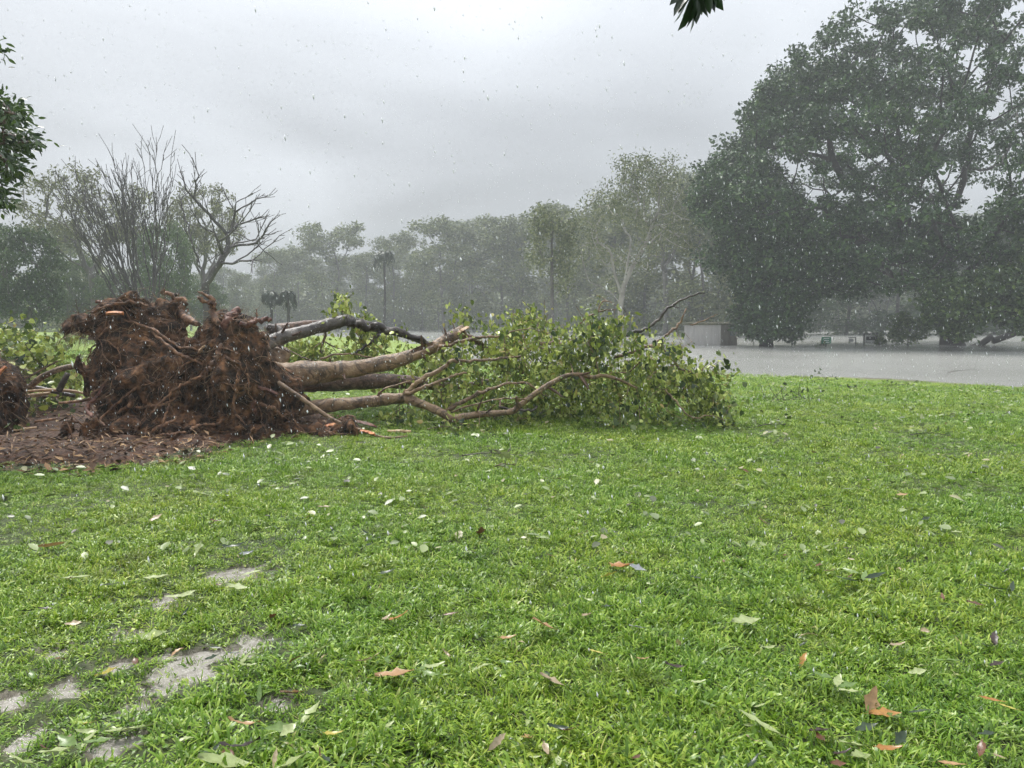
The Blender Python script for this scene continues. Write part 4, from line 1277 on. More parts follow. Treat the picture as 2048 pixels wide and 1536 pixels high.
# ---- stems
NODES = []
def stem(pts, name, mat, n=24, sides=10, lump=0.1, seed=0, nodes=True, flare_end=False):
    """pts: (px, py, distance, radius px)"""
    w = np.array([P(a, b, c) for a, b, c, d in pts]); rr = np.array([d * c / FPX for a, b, c, d in pts])
    pa = catmull(w, n); ra = np.interp(np.linspace(0, 1, n), np.linspace(0, 1, len(rr)), rr)
    if name == 'branch':
        pa = pa + rngt.normal(size=pa.shape) * ra[:, None] * 0.4; ra = ra * 0.85
    pa[:, 2] = np.maximum(pa[:, 2], ra * 0.7)
    mb = MB(); mb.tube(pa, ra, sides, lump=lump, seed=seed)
    o = mb.build(name, M[mat], FT)
    if nodes:
        NODES.append(pa)
    return o, pa, ra
st_, pa, ra = stem([(500, 755, 11.5, 34), (540, 752, 11.6, 29), (580, 749, 11.7, 25), (640, 744, 11.8, 21), (705, 738, 11.9, 17.5), (793, 721, 12.0, 15), (866, 694, 12.1, 13), (900, 676, 12.15, 12.5), (918, 666, 12.2, 13), (930, 660, 12.2, 13)], 'trunk', 'bark_tan', 130, 26, 0.17, 3)
# the split in the trunk's flank
me = st_.data; co = np.zeros(len(me.vertices) * 3); me.vertices.foreach_get('co', co); co = co.reshape(-1, 3)
wv = co + parent_origin(FT); p2 = proj(wv)
for (ax_, ay_, bx_, by_) in ((830, 701, 846, 695), (848, 693, 862, 689)):
    tt = np.clip(((p2[:, 0] - ax_) * (bx_ - ax_) + (p2[:, 1] - ay_) * (by_ - ay_)) / ((bx_ - ax_) ** 2 + (by_ - ay_) ** 2), 0, 1)
    dd = np.hypot(p2[:, 0] - ax_ - tt * (bx_ - ax_), p2[:, 1] - ay_ - tt * (by_ - ay_))
    cl = (dd < 4.5) & (wv[:, 1] < 12.06)
    co[cl, 1] += 0.09
me.vertices.foreach_set('co', co.ravel().astype(np.float32)); me.update()
slab(FT, P(926, 661, 12.12), 0.2, 0.11, 0.06, 0.5, 'pale_wood', 'torn_wood', 0.5, 0.5, seed=6)
stem([(525, 694, 11.9, 16), (545, 682, 12.0, 14), (570, 673, 12.1, 13), (617, 660, 12.3, 12.5), (664, 648, 12.5, 12), (692, 641, 12.6, 12), (712, 646, 12.7, 10), (749, 655, 12.9, 8.5), (793, 665, 13.1, 7), (846, 684, 13.3, 6), (905, 712, 13.4, 4)], 'trunk', 'bark_grey', 90, 18, 0.14, 5)
stem([(696, 642, 12.55, 10), (712, 646, 12.62, 9.5), (749, 654, 12.8, 8.6), (793, 664, 13.0, 7.2), (846, 683, 13.2, 6.2)], 'branch', 'bark_dark', 24, 10, 0.16, 8, False)
stem([(757, 660, 12.85, 5), (752, 674, 12.8, 5), (738, 688, 12.7, 4), (711, 706, 12.6, 2)], 'branch', 'bark_dark', 14, 8, 0.15, 2)
stem([(535, 668, 12.9, 16), (560, 660, 13.0, 15), (590, 653, 13.1, 9), (612, 649, 13.2, 8), (642, 648, 13.4, 8), (680, 650, 13.6, 7)], 'trunk', 'bark_brown', 24, 12, 0.12, 7)
stem([(535, 652, 12.6, 7), (548, 660, 12.65, 13), (560, 672, 12.7, 14), (552, 690, 12.7, 15)], 'stump', 'bark_grey', 16, 12, 0.2, 17, False)
stem([(590, 765, 12.2, 22), (646, 766, 12.4, 19), (705, 763, 12.6, 17), (764, 762, 12.8, 15), (822, 764, 13.0, 13), (880, 772, 13.2, 9), (934, 771, 13.4, 7), (980, 763, 13.5, 6)], 'trunk', 'bark_brown', 70, 18, 0.14, 11)
stem([(545, 720, 12.1, 26), (562, 712, 12.2, 20), (575, 705, 12.3, 10)], 'trunk', 'bark_tan', 10, 12, 0.15, 13, False)
stem([(560, 832, 11.5, 16), (588, 823, 11.5, 15), (646, 812, 11.5, 14), (705, 806, 11.5, 12.5), (764, 800, 11.5, 12), (800, 798, 11.5, 11.5), (816, 797, 11.5, 11), (837, 806, 11.4, 9), (875, 821, 11.35, 8), (907, 837, 11.3, 8), (930, 833, 11.3, 7), (957, 829, 11.3, 6.5), (1000, 826, 11.3, 6.5), (1027, 822, 11.3, 6.5), (1045, 806, 11.3, 6), (1082, 779, 11.3, 5.5), (1110, 762, 11.3, 5), (1137, 750, 11.3, 4.5), (1164, 750, 11.3, 4.3), (1186, 755, 11.3, 4), (1205, 751, 11.3, 4), (1240, 760, 11.35, 3), (1273, 776, 11.4, 2)], 'trunk', 'bark_tan', 170, 14, 0.17, 19)
BR = [([(800, 793, 11.5, 6), (820, 778, 11.45, 6), (840, 762, 11.4, 5.5), (890, 730, 11.4, 5), (905, 722, 11.4, 4.5), (940, 721, 11.5, 3.6), (998, 718, 11.6, 3), (1042, 711, 11.7, 2.2)], 'bark_tan'),
      ([(811, 788, 11.45, 5), (852, 774, 11.3, 4.5), (880, 762, 11.3, 4), (910, 750, 11.3, 3.3), (934, 745, 11.3, 2.5)], 'bark_tan'),
      ([(880, 697, 12.0, 4.5), (915, 685, 11.9, 4.3), (951, 676, 11.9, 4), (980, 674, 12.0, 3), (1015, 673, 12.2, 2)], 'bark_tan'),
      ([(893, 824, 11.6, 5), (925, 804, 11.6, 5), (957, 788, 11.5, 4.5), (1000, 772, 11.5, 3.3), (1042, 764, 11.5, 2.8), (1064, 772, 11.5, 2.3), (1086, 791, 11.5, 1.5)], 'bark_tan'),
      ([(755, 793, 11.5, 3), (762, 783, 11.4, 2.8), (775, 775, 11.4, 2.5), (822, 762, 11.6, 2)], 'bark_tan'),
      ([(920, 668, 12.3, 9), (954, 686, 12.5, 8), (975, 698, 12.7, 8), (998, 708, 12.9, 8), (1020, 728, 13.0, 7), (1045, 745, 13.0, 6)], 'bark_brown'),
      ([(998, 712, 12.8, 6), (1030, 706, 12.8, 6), (1060, 696, 12.9, 5.5), (1093, 686, 13.0, 4.5), (1130, 690, 13.0, 3)], 'bark_tan'),
      ([(1176, 695, 11.9, 5), (1202, 690, 11.9, 5), (1245, 674, 11.9, 4.5), (1290, 659, 11.9, 4.2), (1309, 646, 11.9, 3.8), (1325, 628, 11.9, 3.4), (1342, 612, 11.9, 3.2), (1368, 599, 11.9, 2.6), (1396, 587, 11.9, 2), (1410, 586, 11.9, 1.2)], 'bark_dark'),
      ([(1342, 612, 11.9, 2), (1350, 614, 11.85, 1.6), (1358, 616, 11.8, 1)], 'bark_dark'),
      ([(1230, 714, 11.9, 4), (1273, 700, 11.9, 4), (1300, 691, 11.9, 3.5), (1325, 698, 11.9, 2.5), (1345, 715, 11.9, 1.5)], 'bark_tan'),
      ([(1300, 692, 11.9, 3), (1325, 676, 11.95, 3), (1345, 660, 12, 3), (1360, 645, 12, 2.5), (1373, 618, 12, 1.6)], 'bark_tan'),
      ([(1150, 676, 12.4, 2.2), (1164, 643, 12.4, 2.2), (1189, 627, 12.4, 2), (1210, 621, 12.4, 1.7), (1232, 619, 12.4, 1.2)], 'bark_tan'),
      ([(1195, 625, 12.4, 1.6), (1203, 606, 12.4, 1.5), (1214, 602, 12.4, 1.3), (1236, 612, 12.4, 1)], 'bark_tan'),
      ([(1380, 650, 11.9, 1.6), (1410, 640, 11.9, 1.4), (1435, 628, 11.9, 0.8)], 'bark_tan'),
      ([(1330, 780, 11.3, 2), (1350, 800, 11.2, 2), (1370, 825, 11.1, 1.8), (1388, 838, 11.0, 1.2)], 'bark_tan'),
      ([(900, 826, 11.5, 2.4), (950, 808, 11.3, 2.2), (1010, 796, 11.2, 2), (1060, 800, 11.2, 1.4)], 'bark_tan'),
      ([(1000, 815, 11.5, 3), (1060, 822, 11.4, 3), (1075, 812, 11.4, 2)], 'bark_dark'),
      ([(640, 716, 12.3, 2.4), (700, 708, 12.4, 2.2), (745, 716, 12.4, 1.8), (790, 722, 12.4, 1.2)], 'bark_tan'),
      ([(560, 690, 12.6, 1.5), (600, 712, 12.4, 1.5), (640, 728, 12.3, 1.2)], 'bark_tan'),
      ([(690, 640, 12.8, 3), (686, 625, 12.9, 2.5), (692, 605, 12.9, 2), (690, 590, 12.9, 1.2)], 'bark_brown'),
      ([(905, 690, 12.9, 2.5), (915, 660, 13.0, 2), (924, 640, 13.0, 1.6), (924, 620, 13.0, 1)], 'bark_dark')]
for q, (pts, mt) in enumerate(BR):
    stem(pts, 'branch', mt, max(14, len(pts) * 4), 7, 0.12, q + 30)
# long thin root springing forward from the trunk foot
stem([(520, 742, 11.0, 5), (545, 758, 10.9, 5), (588, 786, 10.8, 5), (664, 838, 10.7, 4.5), (720, 860, 10.6, 3.5), (770, 875, 10.4, 2.5), (815, 872, 10.3, 1)], 'root', 'bark_tan', 34, 7, 0.12, 50, False)

for q in range(26):
    pa_ = NODES[(0, 1, 4, 5, 5, 0)[q % 6] if len(NODES) > 5 else 0]; k_ = rngt.integers(8, len(pa_) - 6)
    tg = pa_[k_ + 1] - pa_[k_ - 1]; tg /= np.linalg.norm(tg)
    d = rdir(rngt, 1)[0]; d -= tg * d.dot(tg); d[1] = -abs(d[1]); d /= np.linalg.norm(d)
    d = d + tg * 0.5; l_ = 0.10 + 0.16 * rngt.random(); r_ = 0.008 + 0.014 * rngt.random()
    mb = MB(); mb.tube(catmull(np.array([pa_[k_], pa_[k_] + d * (0.05 + l_ * 0.5), pa_[k_] + d * (0.06 + l_) + rngt.normal(size=3) * 0.02]), 9), np.linspace(r_ * 1.8, r_ * 0.7, 9), 7, lump=0.25, seed=q)
    mb.build('stub', M['bark_brown'], FT)
# ---- crown lying on the lawn
CR = [(880, 700), (940, 690), (965, 668), (1000, 650), (1015, 634), (1055, 628), (1085, 644), (1104, 680), (1138, 692), (1150, 648), (1190, 634), (1260, 642), (1296, 664), (1340, 694), (1378, 706), (1412, 736), (1430, 772), (1470, 814), (1504, 852), (1420, 856), (1290, 846), (1120, 836), (940, 828), (860, 812), (850, 770), (870, 730)]
CRp = np.array(CR, float)
tips = []
nclu = 0
while nclu < 185:
    px, py = rngt.uniform(850, 1500), rngt.uniform(610, 860)
    d = float(poly_dist(CRp, np.array([px]), np.array([py]))[0])
    if d < 5 or (px < 1000 and rngt.random() < 0.45): continue
    Yd = 11.4 + 2.5 * rngt.random() ** 1.2 + (0.3 if px < 1100 else 0)
    p = P(px, py, Yd)
    if p[2] < 0.12 or fbm(np.array([[px * 0.013, py * 0.022, Yd * 0.8]]), 2, 4.0)[0] < -0.22: continue
    nclu += 1
    dr = rdir(rngt, 1)[0] * 0.22; dr[2] = -abs(dr[2]) * 0.6
    for q in range(rngt.integers(2, 6)):
        e = p + dr * q * 0.4 + rngt.normal(size=3) * 0.12
        e[2] = max(e[2], 0.07); tips.append(e)
for (px, py, Yd, n, sx, sy) in ((700, 725, 13.8, 70, 75, 32), (620, 700, 14.2, 34, 45, 30), (870, 745, 14.0, 40, 60, 36), (690, 606, 12.9, 7, 14, 14), (740, 672, 13.4, 22, 40, 14), (715, 640, 13.2, 7, 22, 8), (924, 634, 13.0, 5, 6, 14), (800, 830, 12.1, 12, 60, 8), (900, 850, 11.4, 10, 60, 5)):
    for q in range(n):
        p = P(px + rngt.normal() * sx * 0.6, py + rngt.normal() * sy * 0.6, Yd + rngt.normal() * 0.35)
        if p[2] > 0.08: tips.append(p)
tips = np.array(tips)
pos0 = np.concatenate(NODES)
sel = tips[rngt.integers(0, len(tips), 170)]
poke = sel + rdir(rngt, 170) * np.array((1, 0.6, 0.9)) * 0.28 + np.array((0.05, -0.05, 0.06))
poke[:, 2] = np.maximum(poke[:, 2], 0.05)
pos, par, tn = grow(pos0, np.full(len(pos0), -1), np.concatenate((tips, poke)), 0.15, 0.12, 0.10, -0.05, rngt)
n0 = len(pos0)
cntk = np.zeros(len(pos)); 
tw = MB()
kids = [[] for _ in range(len(pos))]
for q in range(len(pos)):
    if par[q] >= 0: kids[par[q]].append(q)
for q in range(len(pos) - 1, -1, -1):
    if not kids[q]: cntk[q] += 1
    if par[q] >= 0: cntk[par[q]] += cntk[q]
stk = [(q, par[q]) for q in range(n0, len(pos)) if par[q] < n0]
while stk:
    q, pq = stk.pop(); ch = [pq, q]
    while kids[q]:
        kk = sorted(kids[q], key=lambda z: -cntk[z])
        for o in kk[1:]: stk.append((o, q))
        q = kk[0]; ch.append(q)
    r_ = 0.0045 * cntk[ch] ** 0.5; r_[0] = r_[1]
    tw.tube(pos[ch], np.maximum(r_, 0.003), 5, cap=False)
tw.build('twigs', M['bark_tan'], FT)['kind'] = 'stuff'
per = 20
n = len(tips) * per
c = np.repeat(tips, per, 0)
lp = c + rngt.normal(size=(n, 3)) * np.array((0.12, 0.12, 0.10))
lp[:, 2] -= 0.08 * rngt.random(n) ** 2
lp[:, 2] = np.maximum(lp[:, 2], 0.05)
hd = rngt.normal(size=(n, 3)) * 0.65 + np.array((0.1, -0.1, -0.95))
mats = heading(hd, rngt.random(n) * TAU)
sz = 0.035 + 0.085 * rngt.random(n) ** 1.7
mats = mats * np.stack((sz * rngt.uniform(0.45, 1.0, n), sz, sz * rngt.uniform(0.3, 3.0, n)), 1)[:, None, :]
fr = np.clip((13.0 - lp[:, 1]) / 1.5, 0.05, 1)
leaf_set(FT, HEART, mats, lp, sz, M['fallen_leaf'], 300, rngt, fr, 'foliage', HM)

# ---- second root plate at the left edge, with its crown behind
ST = thing('fallen_tree', G(10, 866), 'smaller uprooted root ball cut by the left edge, with its leafy crown behind', 'tree')
ells = [(P(-20, 800, 10.9), (0.40, 0.5, 0.48)), (P(-40, 850, 10.8), (0.55, 0.5, 0.25)), (P(-60, 740, 11.1), (0.4, 0.4, 0.3))]
(s2, q2), _ = soil_mass(ells, 0.036, 8.0, 0.1)
mb = MB(); mb.add(s2, q2); mb.build('root_plate', M['soil'], ST)
mb = MB(); n = 700; pk = rngt.choice(len(s2), n)
cn2 = s2.mean(0)
hairs(mb, rngt, s2[pk], (s2[pk] - cn2) + rngt.normal(size=(n, 3)) * 0.3 + np.array((0, 0, -0.2)), 0.1 + 0.3 * rngt.random(n), 0.0025 + 0.004 * rngt.random(n) ** 2, 0.5, 0.6, 5)
mb.build('fine_roots', M['fine_root'], ST)['kind'] = 'stuff'
slab(ST, P(4, 742, 10.6), 0.16, 0.08, 0.05, 0.6, 'raw_wood', 'torn_wood', 0.9, seed=9)
def simple_stem(root, pts, mat, n=16, name='branch', sides=8):
    w = np.array([P(a, b, c) for a, b, c, d in pts]); rr = np.array([d * c / FPX for a, b, c, d in pts])
    pa = catmull(w, n); ra = np.interp(np.linspace(0, 1, n), np.linspace(0, 1, len(rr)), rr)
    pa[:, 2] = np.maximum(pa[:, 2], 0.03)
    mb = MB(); mb.tube(pa, ra, sides, lump=0.1, seed=pts[0][0]); mb.build(name, M[mat], root)
    return pa
NB = []
for pts, mt in (([(-60, 760, 12, 14), (-10, 750, 13, 10), (40, 720, 14, 6), (90, 700, 14.6, 3)], 'bark_brown'), ([(-40, 740, 12.6, 8), (10, 700, 13.5, 5), (40, 675, 14, 3)], 'bark_brown'),
                ([(20, 770, 12.8, 3), (60, 752, 12.6, 2.5), (115, 722, 12.5, 1.4)], 'bark_tan'), ([(-20, 790, 12, 5), (60, 795, 12.4, 4), (140, 790, 13, 2)], 'bark_brown')):
    NB.append(simple_stem(ST, pts, mt))
tips = []
for (px, py, Yd, n, sx, sy) in ((35, 715, 13.6, 60, 48, 34), (110, 752, 13.8, 42, 42, 24), (15, 680, 13.8, 20, 26, 16), (70, 790, 13.0, 20, 60, 8)):
    for q in range(n):
        p = P(px + rngt.normal() * sx * 0.7, py + rngt.normal() * sy * 0.6, Yd + rngt.normal() * 0.45)
        if p[2] > 0.08: tips.append(p)
tips = np.array(tips); pos0 = np.concatenate(NB)
pos, par, tn = grow(pos0, np.full(len(pos0), -1), tips, 0.1, 0.15, 0.1, 0, rngt)
tw = MB()
for q in tn:
    ch = [q]
    while par[ch[-1]] >= 0 and len(ch) < 14: ch.append(par[ch[-1]])
    tw.tube(pos[ch[::-1]], np.linspace(0.007, 0.003, len(ch)), 4, cap=False)
tw.build('twigs', M['bark_brown'], ST)['kind'] = 'stuff'
per = 18; n = len(tips) * per
lp = np.repeat(tips, per, 0) + rngt.normal(size=(n, 3)) * 0.16
lp[:, 2] = np.maximum(lp[:, 2], 0.05)
mats = heading(rngt.normal(size=(n, 3)) * 0.8 + np.array((0, -0.1, -0.5)), rngt.random(n) * TAU)
sz = 0.05 + 0.10 * rngt.random(n) ** 1.6
mats = mats * (sz[:, None] * np.array((0.9, 1, 1)))[:, None, :]
leaf_set(ST, HEART, mats, lp, sz, M['fallen_leaf'], 150, rngt, None, 'foliage', HM)

# ---- loose sticks and splintered wood
def stick(pts, mat, label, name='stick', cat='stick'):
    w = np.array([P(a, b, c) for a, b, c, d in pts]); rr = np.array([d * c / FPX for a, b, c, d in pts])
    n = max(10, len(pts) * 4)
    pa = catmull(w, n); ra = np.interp(np.linspace(0, 1, n), np.linspace(0, 1, len(rr)), rr)
    gz = np.maximum(0.0, bed_z(pa[:, 0], pa[:, 1])[1]) if pa[0, 0] < -1.5 else 0.0
    pa[:, 2] = np.maximum(pa[:, 2], ra * 0.8 + gz)
    mb = MB(); mb.tube(pa, ra, 7, lump=0.12, seed=pts[0][0])
    o = mb.build(name, M[mat], origin=pa[0]); o.location = pa[0]
    return tag(o, label, cat)
stick([(60, 774, 11.5, 6), (80, 757, 11.5, 6), (105, 744, 11.5, 6), (130, 736, 11.5, 6), (170, 729, 11.6, 6)], 'bark_tan', 'tan bent branch leaning from the ground to the root plate')
stick([(136, 747, 11.4, 5), (128, 762, 11.4, 6), (118, 782, 11.4, 6)], 'bark_dark', 'short black broken stick standing left of the root plate')
stick([(48, 772, 11.8, 5), (85, 778, 11.8, 5), (150, 792, 11.8, 4)], 'bark_dark', 'black stick lying behind the mulch left of the root plate')
stick([(50, 783, 11.6, 2.5), (100, 780, 11.6, 3), (150, 783, 11.6, 3), (180, 791, 11.6, 2)], 'pale_wood', 'long pale peeled stick lying left of the root plate')
stick([(48, 792, 11.5, 3.5), (75, 790, 11.5, 4), (100, 786, 11.5, 3)], 'pale_wood', 'short pale peeled stick under the long one')
stick([(118, 806, 10.9, 2.5), (160, 802, 10.9, 3), (200, 792, 10.8, 3)], 'root', 'thin brown root running over the mulch to the root plate')
stick([(28, 861, 10.6, 3), (50, 858, 10.6, 3), (73, 855, 10.6, 2)], 'pale_wood', 'pale stick lying on the mulch near the left edge')
stick([(70, 843, 10.9, 2.5), (95, 840, 10.9, 3), (116, 837, 10.9, 2)], 'root', 'thin tan stick lying on the mulch below the pale sticks')
SW = thing('splintered_wood', G(700, 864), 'splintered orange wood lying on the grass under the long root', 'wood')
slab(SW, G(672, 866) + np.array((0, 0, 0.11)), 0.34, 0.11, 0.05, 0.35, 'raw_wood', 'splinter', 0.1, 0.5, seed=21)
slab(SW, G(716, 862) + np.array((0, 0, 0.11)), 0.52, 0.13, 0.05, -0.25, 'red_wood', 'splinter', -0.12, 0.4, seed=22)
slab(SW, G(735, 874) + np.array((0, 0, 0.06)), 0.26, 0.10, 0.04, -0.5, 'raw_wood', 'splinter', -0.15, 0.5, seed=23)
stick([(775, 862, 10.9, 3), (800, 868, 10.9, 4), (822, 872, 10.9, 3)], 'pale_wood', 'pale stick lying on the grass right of the splintered wood')

# ================================================================== leaf litter on the mulch
rngl = np.random.default_rng(21)
n = 26000
lx = rngl.uniform(-10.5, -1.4, n); ly = rngl.uniform(7.4, 13.5, n)
D_, Z_ = bed_z(lx, ly)
k_ = (D_ > -0.25 - 0.3 * rngl.random(n)) & (rngl.random(n) < np.where(ly < 9.9, 0.8, 0.22))
lx, ly, Z_ = lx[k_], ly[k_], np.maximum(Z_[k_], 0.012); n = len(lx)
nr = rdir(rngl, n) * 0.5 + np.array((0, 0, 1.0))
ang = rngl.random(n) * TAU
mats = frames(nr, ang)
s_ = 0.05 + 0.11 * rngl.random(n) ** 1.5
thin = rngl.random(n) < 0.72
asp = np.where(thin, 0.09, 0.42)
mats = mats * np.stack((s_ * asp, s_ * np.where(thin, 1.5, 1.0), s_), 1)[:, None, :]
mb = MB(); mb.inst(*RH, mats, np.stack((lx, ly, Z_ + 0.008 + 0.02 * rngl.random(n)), 1))
tag(mb.build('leaf_litter', M['litter'], smooth_=False), 'dead leaves and twigs covering the dark mulch', 'leaf litter', kind='stuff')

# ================================================================== grass
def tuft(name, nb, rad, ln, wd, seed, lay):
    r_ = np.random.default_rng(seed)
    mb = MB()
    for q in range(nb):
        a_ = r_.random() * TAU; d0 = rad * math.sqrt(r_.random())
        b0 = np.array((d0 * math.cos(a_), d0 * math.sin(a_), -0.006))
        h_ = a_ + r_.normal() * 1.1
        d = np.array((math.cos(h_), math.sin(h_), 0)); side = np.array((-d[1], d[0], 0))
        l_ = ln * (0.55 + 0.8 * r_.random()); el = lay + r_.random() * 0.95
        w_ = wd * (0.55 + 0.8 * r_.random())
        p1 = b0 + (d * math.cos(el) + np.array((0, 0, math.sin(el)))) * l_ * 0.45
        e2 = el - 0.1 - 0.5 * r_.random()
        p2_ = p1 + (d * math.cos(e2) + np.array((0, 0, math.sin(e2)))) * l_ * 0.35
        e3 = e2 - 0.5 * r_.random()
        p3 = p2_ + (d * math.cos(e3) + np.array((0, 0, math.sin(e3)))) * l_ * 0.28
        fold = np.array((0, 0, w_ * 0.25))
        mb.add([b0 - side * w_ * 0.35, b0 + side * w_ * 0.35, p1 - side * w_ / 2 + fold, p1 + side * w_ / 2 + fold, p2_ - side * w_ * 0.42, p2_ + side * w_ * 0.42, p3], [(0, 1, 3, 2), (2, 3, 5, 4)], [(4, 5, 6)])
    return mb.mesh(name, M['grass'], True)
tcol = bpy.data.collections.new('grass_tufts')
for q, (nb_, ln_, wd_, ly_) in enumerate(((24, 0.046, 0.0085, 0.1), (26, 0.042, 0.008, 0.0), (22, 0.05, 0.009, 0.2), (24, 0.04, 0.0075, -0.1), (20, 0.062, 0.006, 0.35), (16, 0.036, 0.012, -0.15), (26, 0.045, 0.007, 0.1), (22, 0.05, 0.008, -0.1), (14, 0.032, 0.02, -0.1))):
    tcol.objects.link(bpy.data.objects.new('tuft_%02d' % q, tuft('tuft', nb_, 0.062, ln_, wd_, 100 + q, ly_)))
rngg = np.random.default_rng(31)
def lawn_points(y0, y1, dens, sc, xpad=1.15):
    A = 0.662 * xpad
    n = int(dens * (A * (y1 ** 2 - y0 ** 2) + 3.6 * (y1 - y0)))
    y = rngg.uniform(y0, y1, n * 3); y = y[rngg.random(n * 3) < (A * y + 1.8) / (A * y1 + 1.8)][:n]; n = len(y)
    x = rngg.uniform(-1, 1, n) * (A * y + 1.8)
    return x, y, np.full(n, sc)
LP_ = [lawn_points(1.4, 5.0, 1000, 0.82, 1.0), lawn_points(5.0, 8.5, 700, 0.82, 1.05), lawn_points(8.5, 14, 380, 0.95, 1.05), lawn_points(14, 22, 150, 1.15), lawn_points(22, 40, 40, 1.4)]
gxp = np.concatenate([a[0] for a in LP_]); gyp = np.concatenate([a[1] for a in LP_]); gsc = np.concatenate([a[2] for a in LP_])
pf = puddle_field(gxp, gyp); mf = mud_field(gxp, gyp) * (gyp < 6.6)
bd = poly_dist(BED, gxp, gyp) + 0.25 * fbm(np.stack((gxp * 3, gyp * 3, gxp * 0), -1), 2, 2.0)
patch = fbm(np.stack((gxp * 1.1, gyp * 1.1, gxp * 0), -1), 3, 9.0)
rr = rngg.random(len(gxp))
keep = (bd < 0.02) & (shore_dist(gxp, gyp) > 0.2) & ~((pf > 0.06) & (gyp < 6.6) & (rr > 0.38)) & ~((mf > 0.15) & (rr > 0.85 - 0.35 * mf)) & ~((patch < -0.55) & (rr > 0.75))
gxp, gyp, gsc, mf, patch = gxp[keep], gyp[keep], gsc[keep], mf[keep], patch[keep]
n = len(gxp)
gz = ground_z(gxp, gyp)
gm = bpy.data.meshes.new('grass')
gm.vertices.add(n); gm.vertices.foreach_set('co', np.stack((gxp, gyp, gz), 1).ravel().astype(np.float32))
def pat(name, typ, data):
    a = gm.attributes.new(name, typ, 'POINT')
    a.data.foreach_set('vector' if typ == 'FLOAT_VECTOR' else 'value', data)
pat('rot', 'FLOAT_VECTOR', np.stack((rngg.normal(size=n) * 0.2, rngg.normal(size=n) * 0.2, rngg.random(n) * TAU), 1).ravel().astype(np.float32))
pat('scl', 'FLOAT', (gsc * (0.55 + 0.85 * rngg.random(n)) * (1 - 0.25 * mf) * (1 + 0.3 * patch).clip(0.55, 1.4)).astype(np.float32))
pat('idx', 'INT', np.where(rngg.random(n) < 0.05, 8, rngg.integers(0, 8, n)).astype(np.int32))
grass = tag(link('grass', gm), 'short wet green grass of the lawn', 'grass', kind='stuff')
ng = bpy.data.node_groups.new('grass_scatter', 'GeometryNodeTree')
ng.interface.new_socket('Geometry', in_out='INPUT', socket_type='NodeSocketGeometry')
ng.interface.new_socket('Geometry', in_out='OUTPUT', socket_type='NodeSocketGeometry')
gi_ = ng.nodes.new('NodeGroupInput'); go_ = ng.nodes.new('NodeGroupOutput')
iop = ng.nodes.new('GeometryNodeInstanceOnPoints'); iop.inputs['Pick Instance'].default_value = True
ci = ng.nodes.new('GeometryNodeCollectionInfo'); ci.inputs['Collection'].default_value = tcol
ci.inputs['Separate Children'].default_value = True; ci.inputs['Reset Children'].default_value = True
def natt(nm, tp):
    a = ng.nodes.new('GeometryNodeInputNamedAttribute'); a.data_type = tp; a.inputs['Name'].default_value = nm
    return a.outputs['Attribute']
ng.links.new(gi_.outputs[0], iop.inputs['Points'])
ng.links.new(ci.outputs[0], iop.inputs['Instance'])
ng.links.new(natt('idx', 'INT'), iop.inputs['Instance Index'])
ng.links.new(natt('scl', 'FLOAT'), iop.inputs['Scale'])
e2r = ng.nodes.new('FunctionNodeEulerToRotation')
ng.links.new(natt('rot', 'FLOAT_VECTOR'), e2r.inputs[0])
ng.links.new(e2r.outputs[0], iop.inputs['Rotation'])
ng.links.new(iop.outputs[0], go_.inputs[0])
gmod = grass.modifiers.new('scatter', 'NODES'); gmod.node_group = ng

# ================================================================== fallen leaves on the lawn
LC = {}
for nm, c1, c2 in (('pale', (0.36, 0.43, 0.17), (0.48, 0.54, 0.27)), ('green', (0.13, 0.22, 0.05), (0.2, 0.3, 0.08)), ('dark', (0.025, 0.05, 0.022), (0.04, 0.07, 0.03)), ('tan', (0.45, 0.26, 0.12), (0.55, 0.36, 0.2)),
                   ('orange', (0.40, 0.17, 0.04), (0.50, 0.27, 0.07)), ('brown', (0.13, 0.06, 0.03), (0.2, 0.09, 0.045)), ('umber', (0.035, 0.022, 0.018), (0.06, 0.035, 0.028)), ('beige', (0.40, 0.31, 0.2), (0.5, 0.39, 0.26)), ('grey', (0.30, 0.32, 0.34), (0.4, 0.42, 0.44)), ('yellow', (0.50, 0.42, 0.08), (0.6, 0.52, 0.14))):
    LC[nm] = one_leaf('lawn_leaf_' + nm, c1, c2, 0.3, 0.15)
def lawn_leaf_mesh(seed, wid, curl):
    """a lance leaf with midrib fold, curl and wavy edge"""
    r_ = np.random.default_rng(seed); n = 8; v = []
    for k_ in range(n + 1):
        t_ = k_ / n
        w_ = wid * (math.sin(math.pi * t_ ** 0.85) ** 0.8 if 0 < t_ < 1 else 0.012)
        z0 = curl * (t_ - 0.5) ** 2 * 1.6; y0 = t_ - 0.5
        wv = r_.normal() * 0.022; w_ *= 1 + 0.16 * r_.normal()
        v += [(-w_, y0, z0 + w_ * 0.35 + wv), (0, y0, z0), (w_, y0, z0 + w_ * 0.35 - wv)]
    q = [(k_ * 3 + j, k_ * 3 + j + 1, k_ * 3 + j + 4, k_ * 3 + j + 3) for k_ in range(n) for j in (0, 1)]
    st0 = len(v)
    v += [(-0.006, -0.5, 0), (0.006, -0.5, 0), (0.004, -0.72, 0.03), (-0.004, -0.72, 0.03)]
    mb = MB(); mb.add(v, q + [(st0, st0 + 1, st0 + 2, st0 + 3)])
    return mb.mesh('lawn_leaf', LC['green'], True)
LM = [lawn_leaf_mesh(1, 0.10, 0.14), lawn_leaf_mesh(2, 0.145, 0.32), lawn_leaf_mesh(3, 0.175, 0.18), lawn_leaf_mesh(4, 0.085, 0.42), lawn_leaf_mesh(5, 0.14, -0.28)]
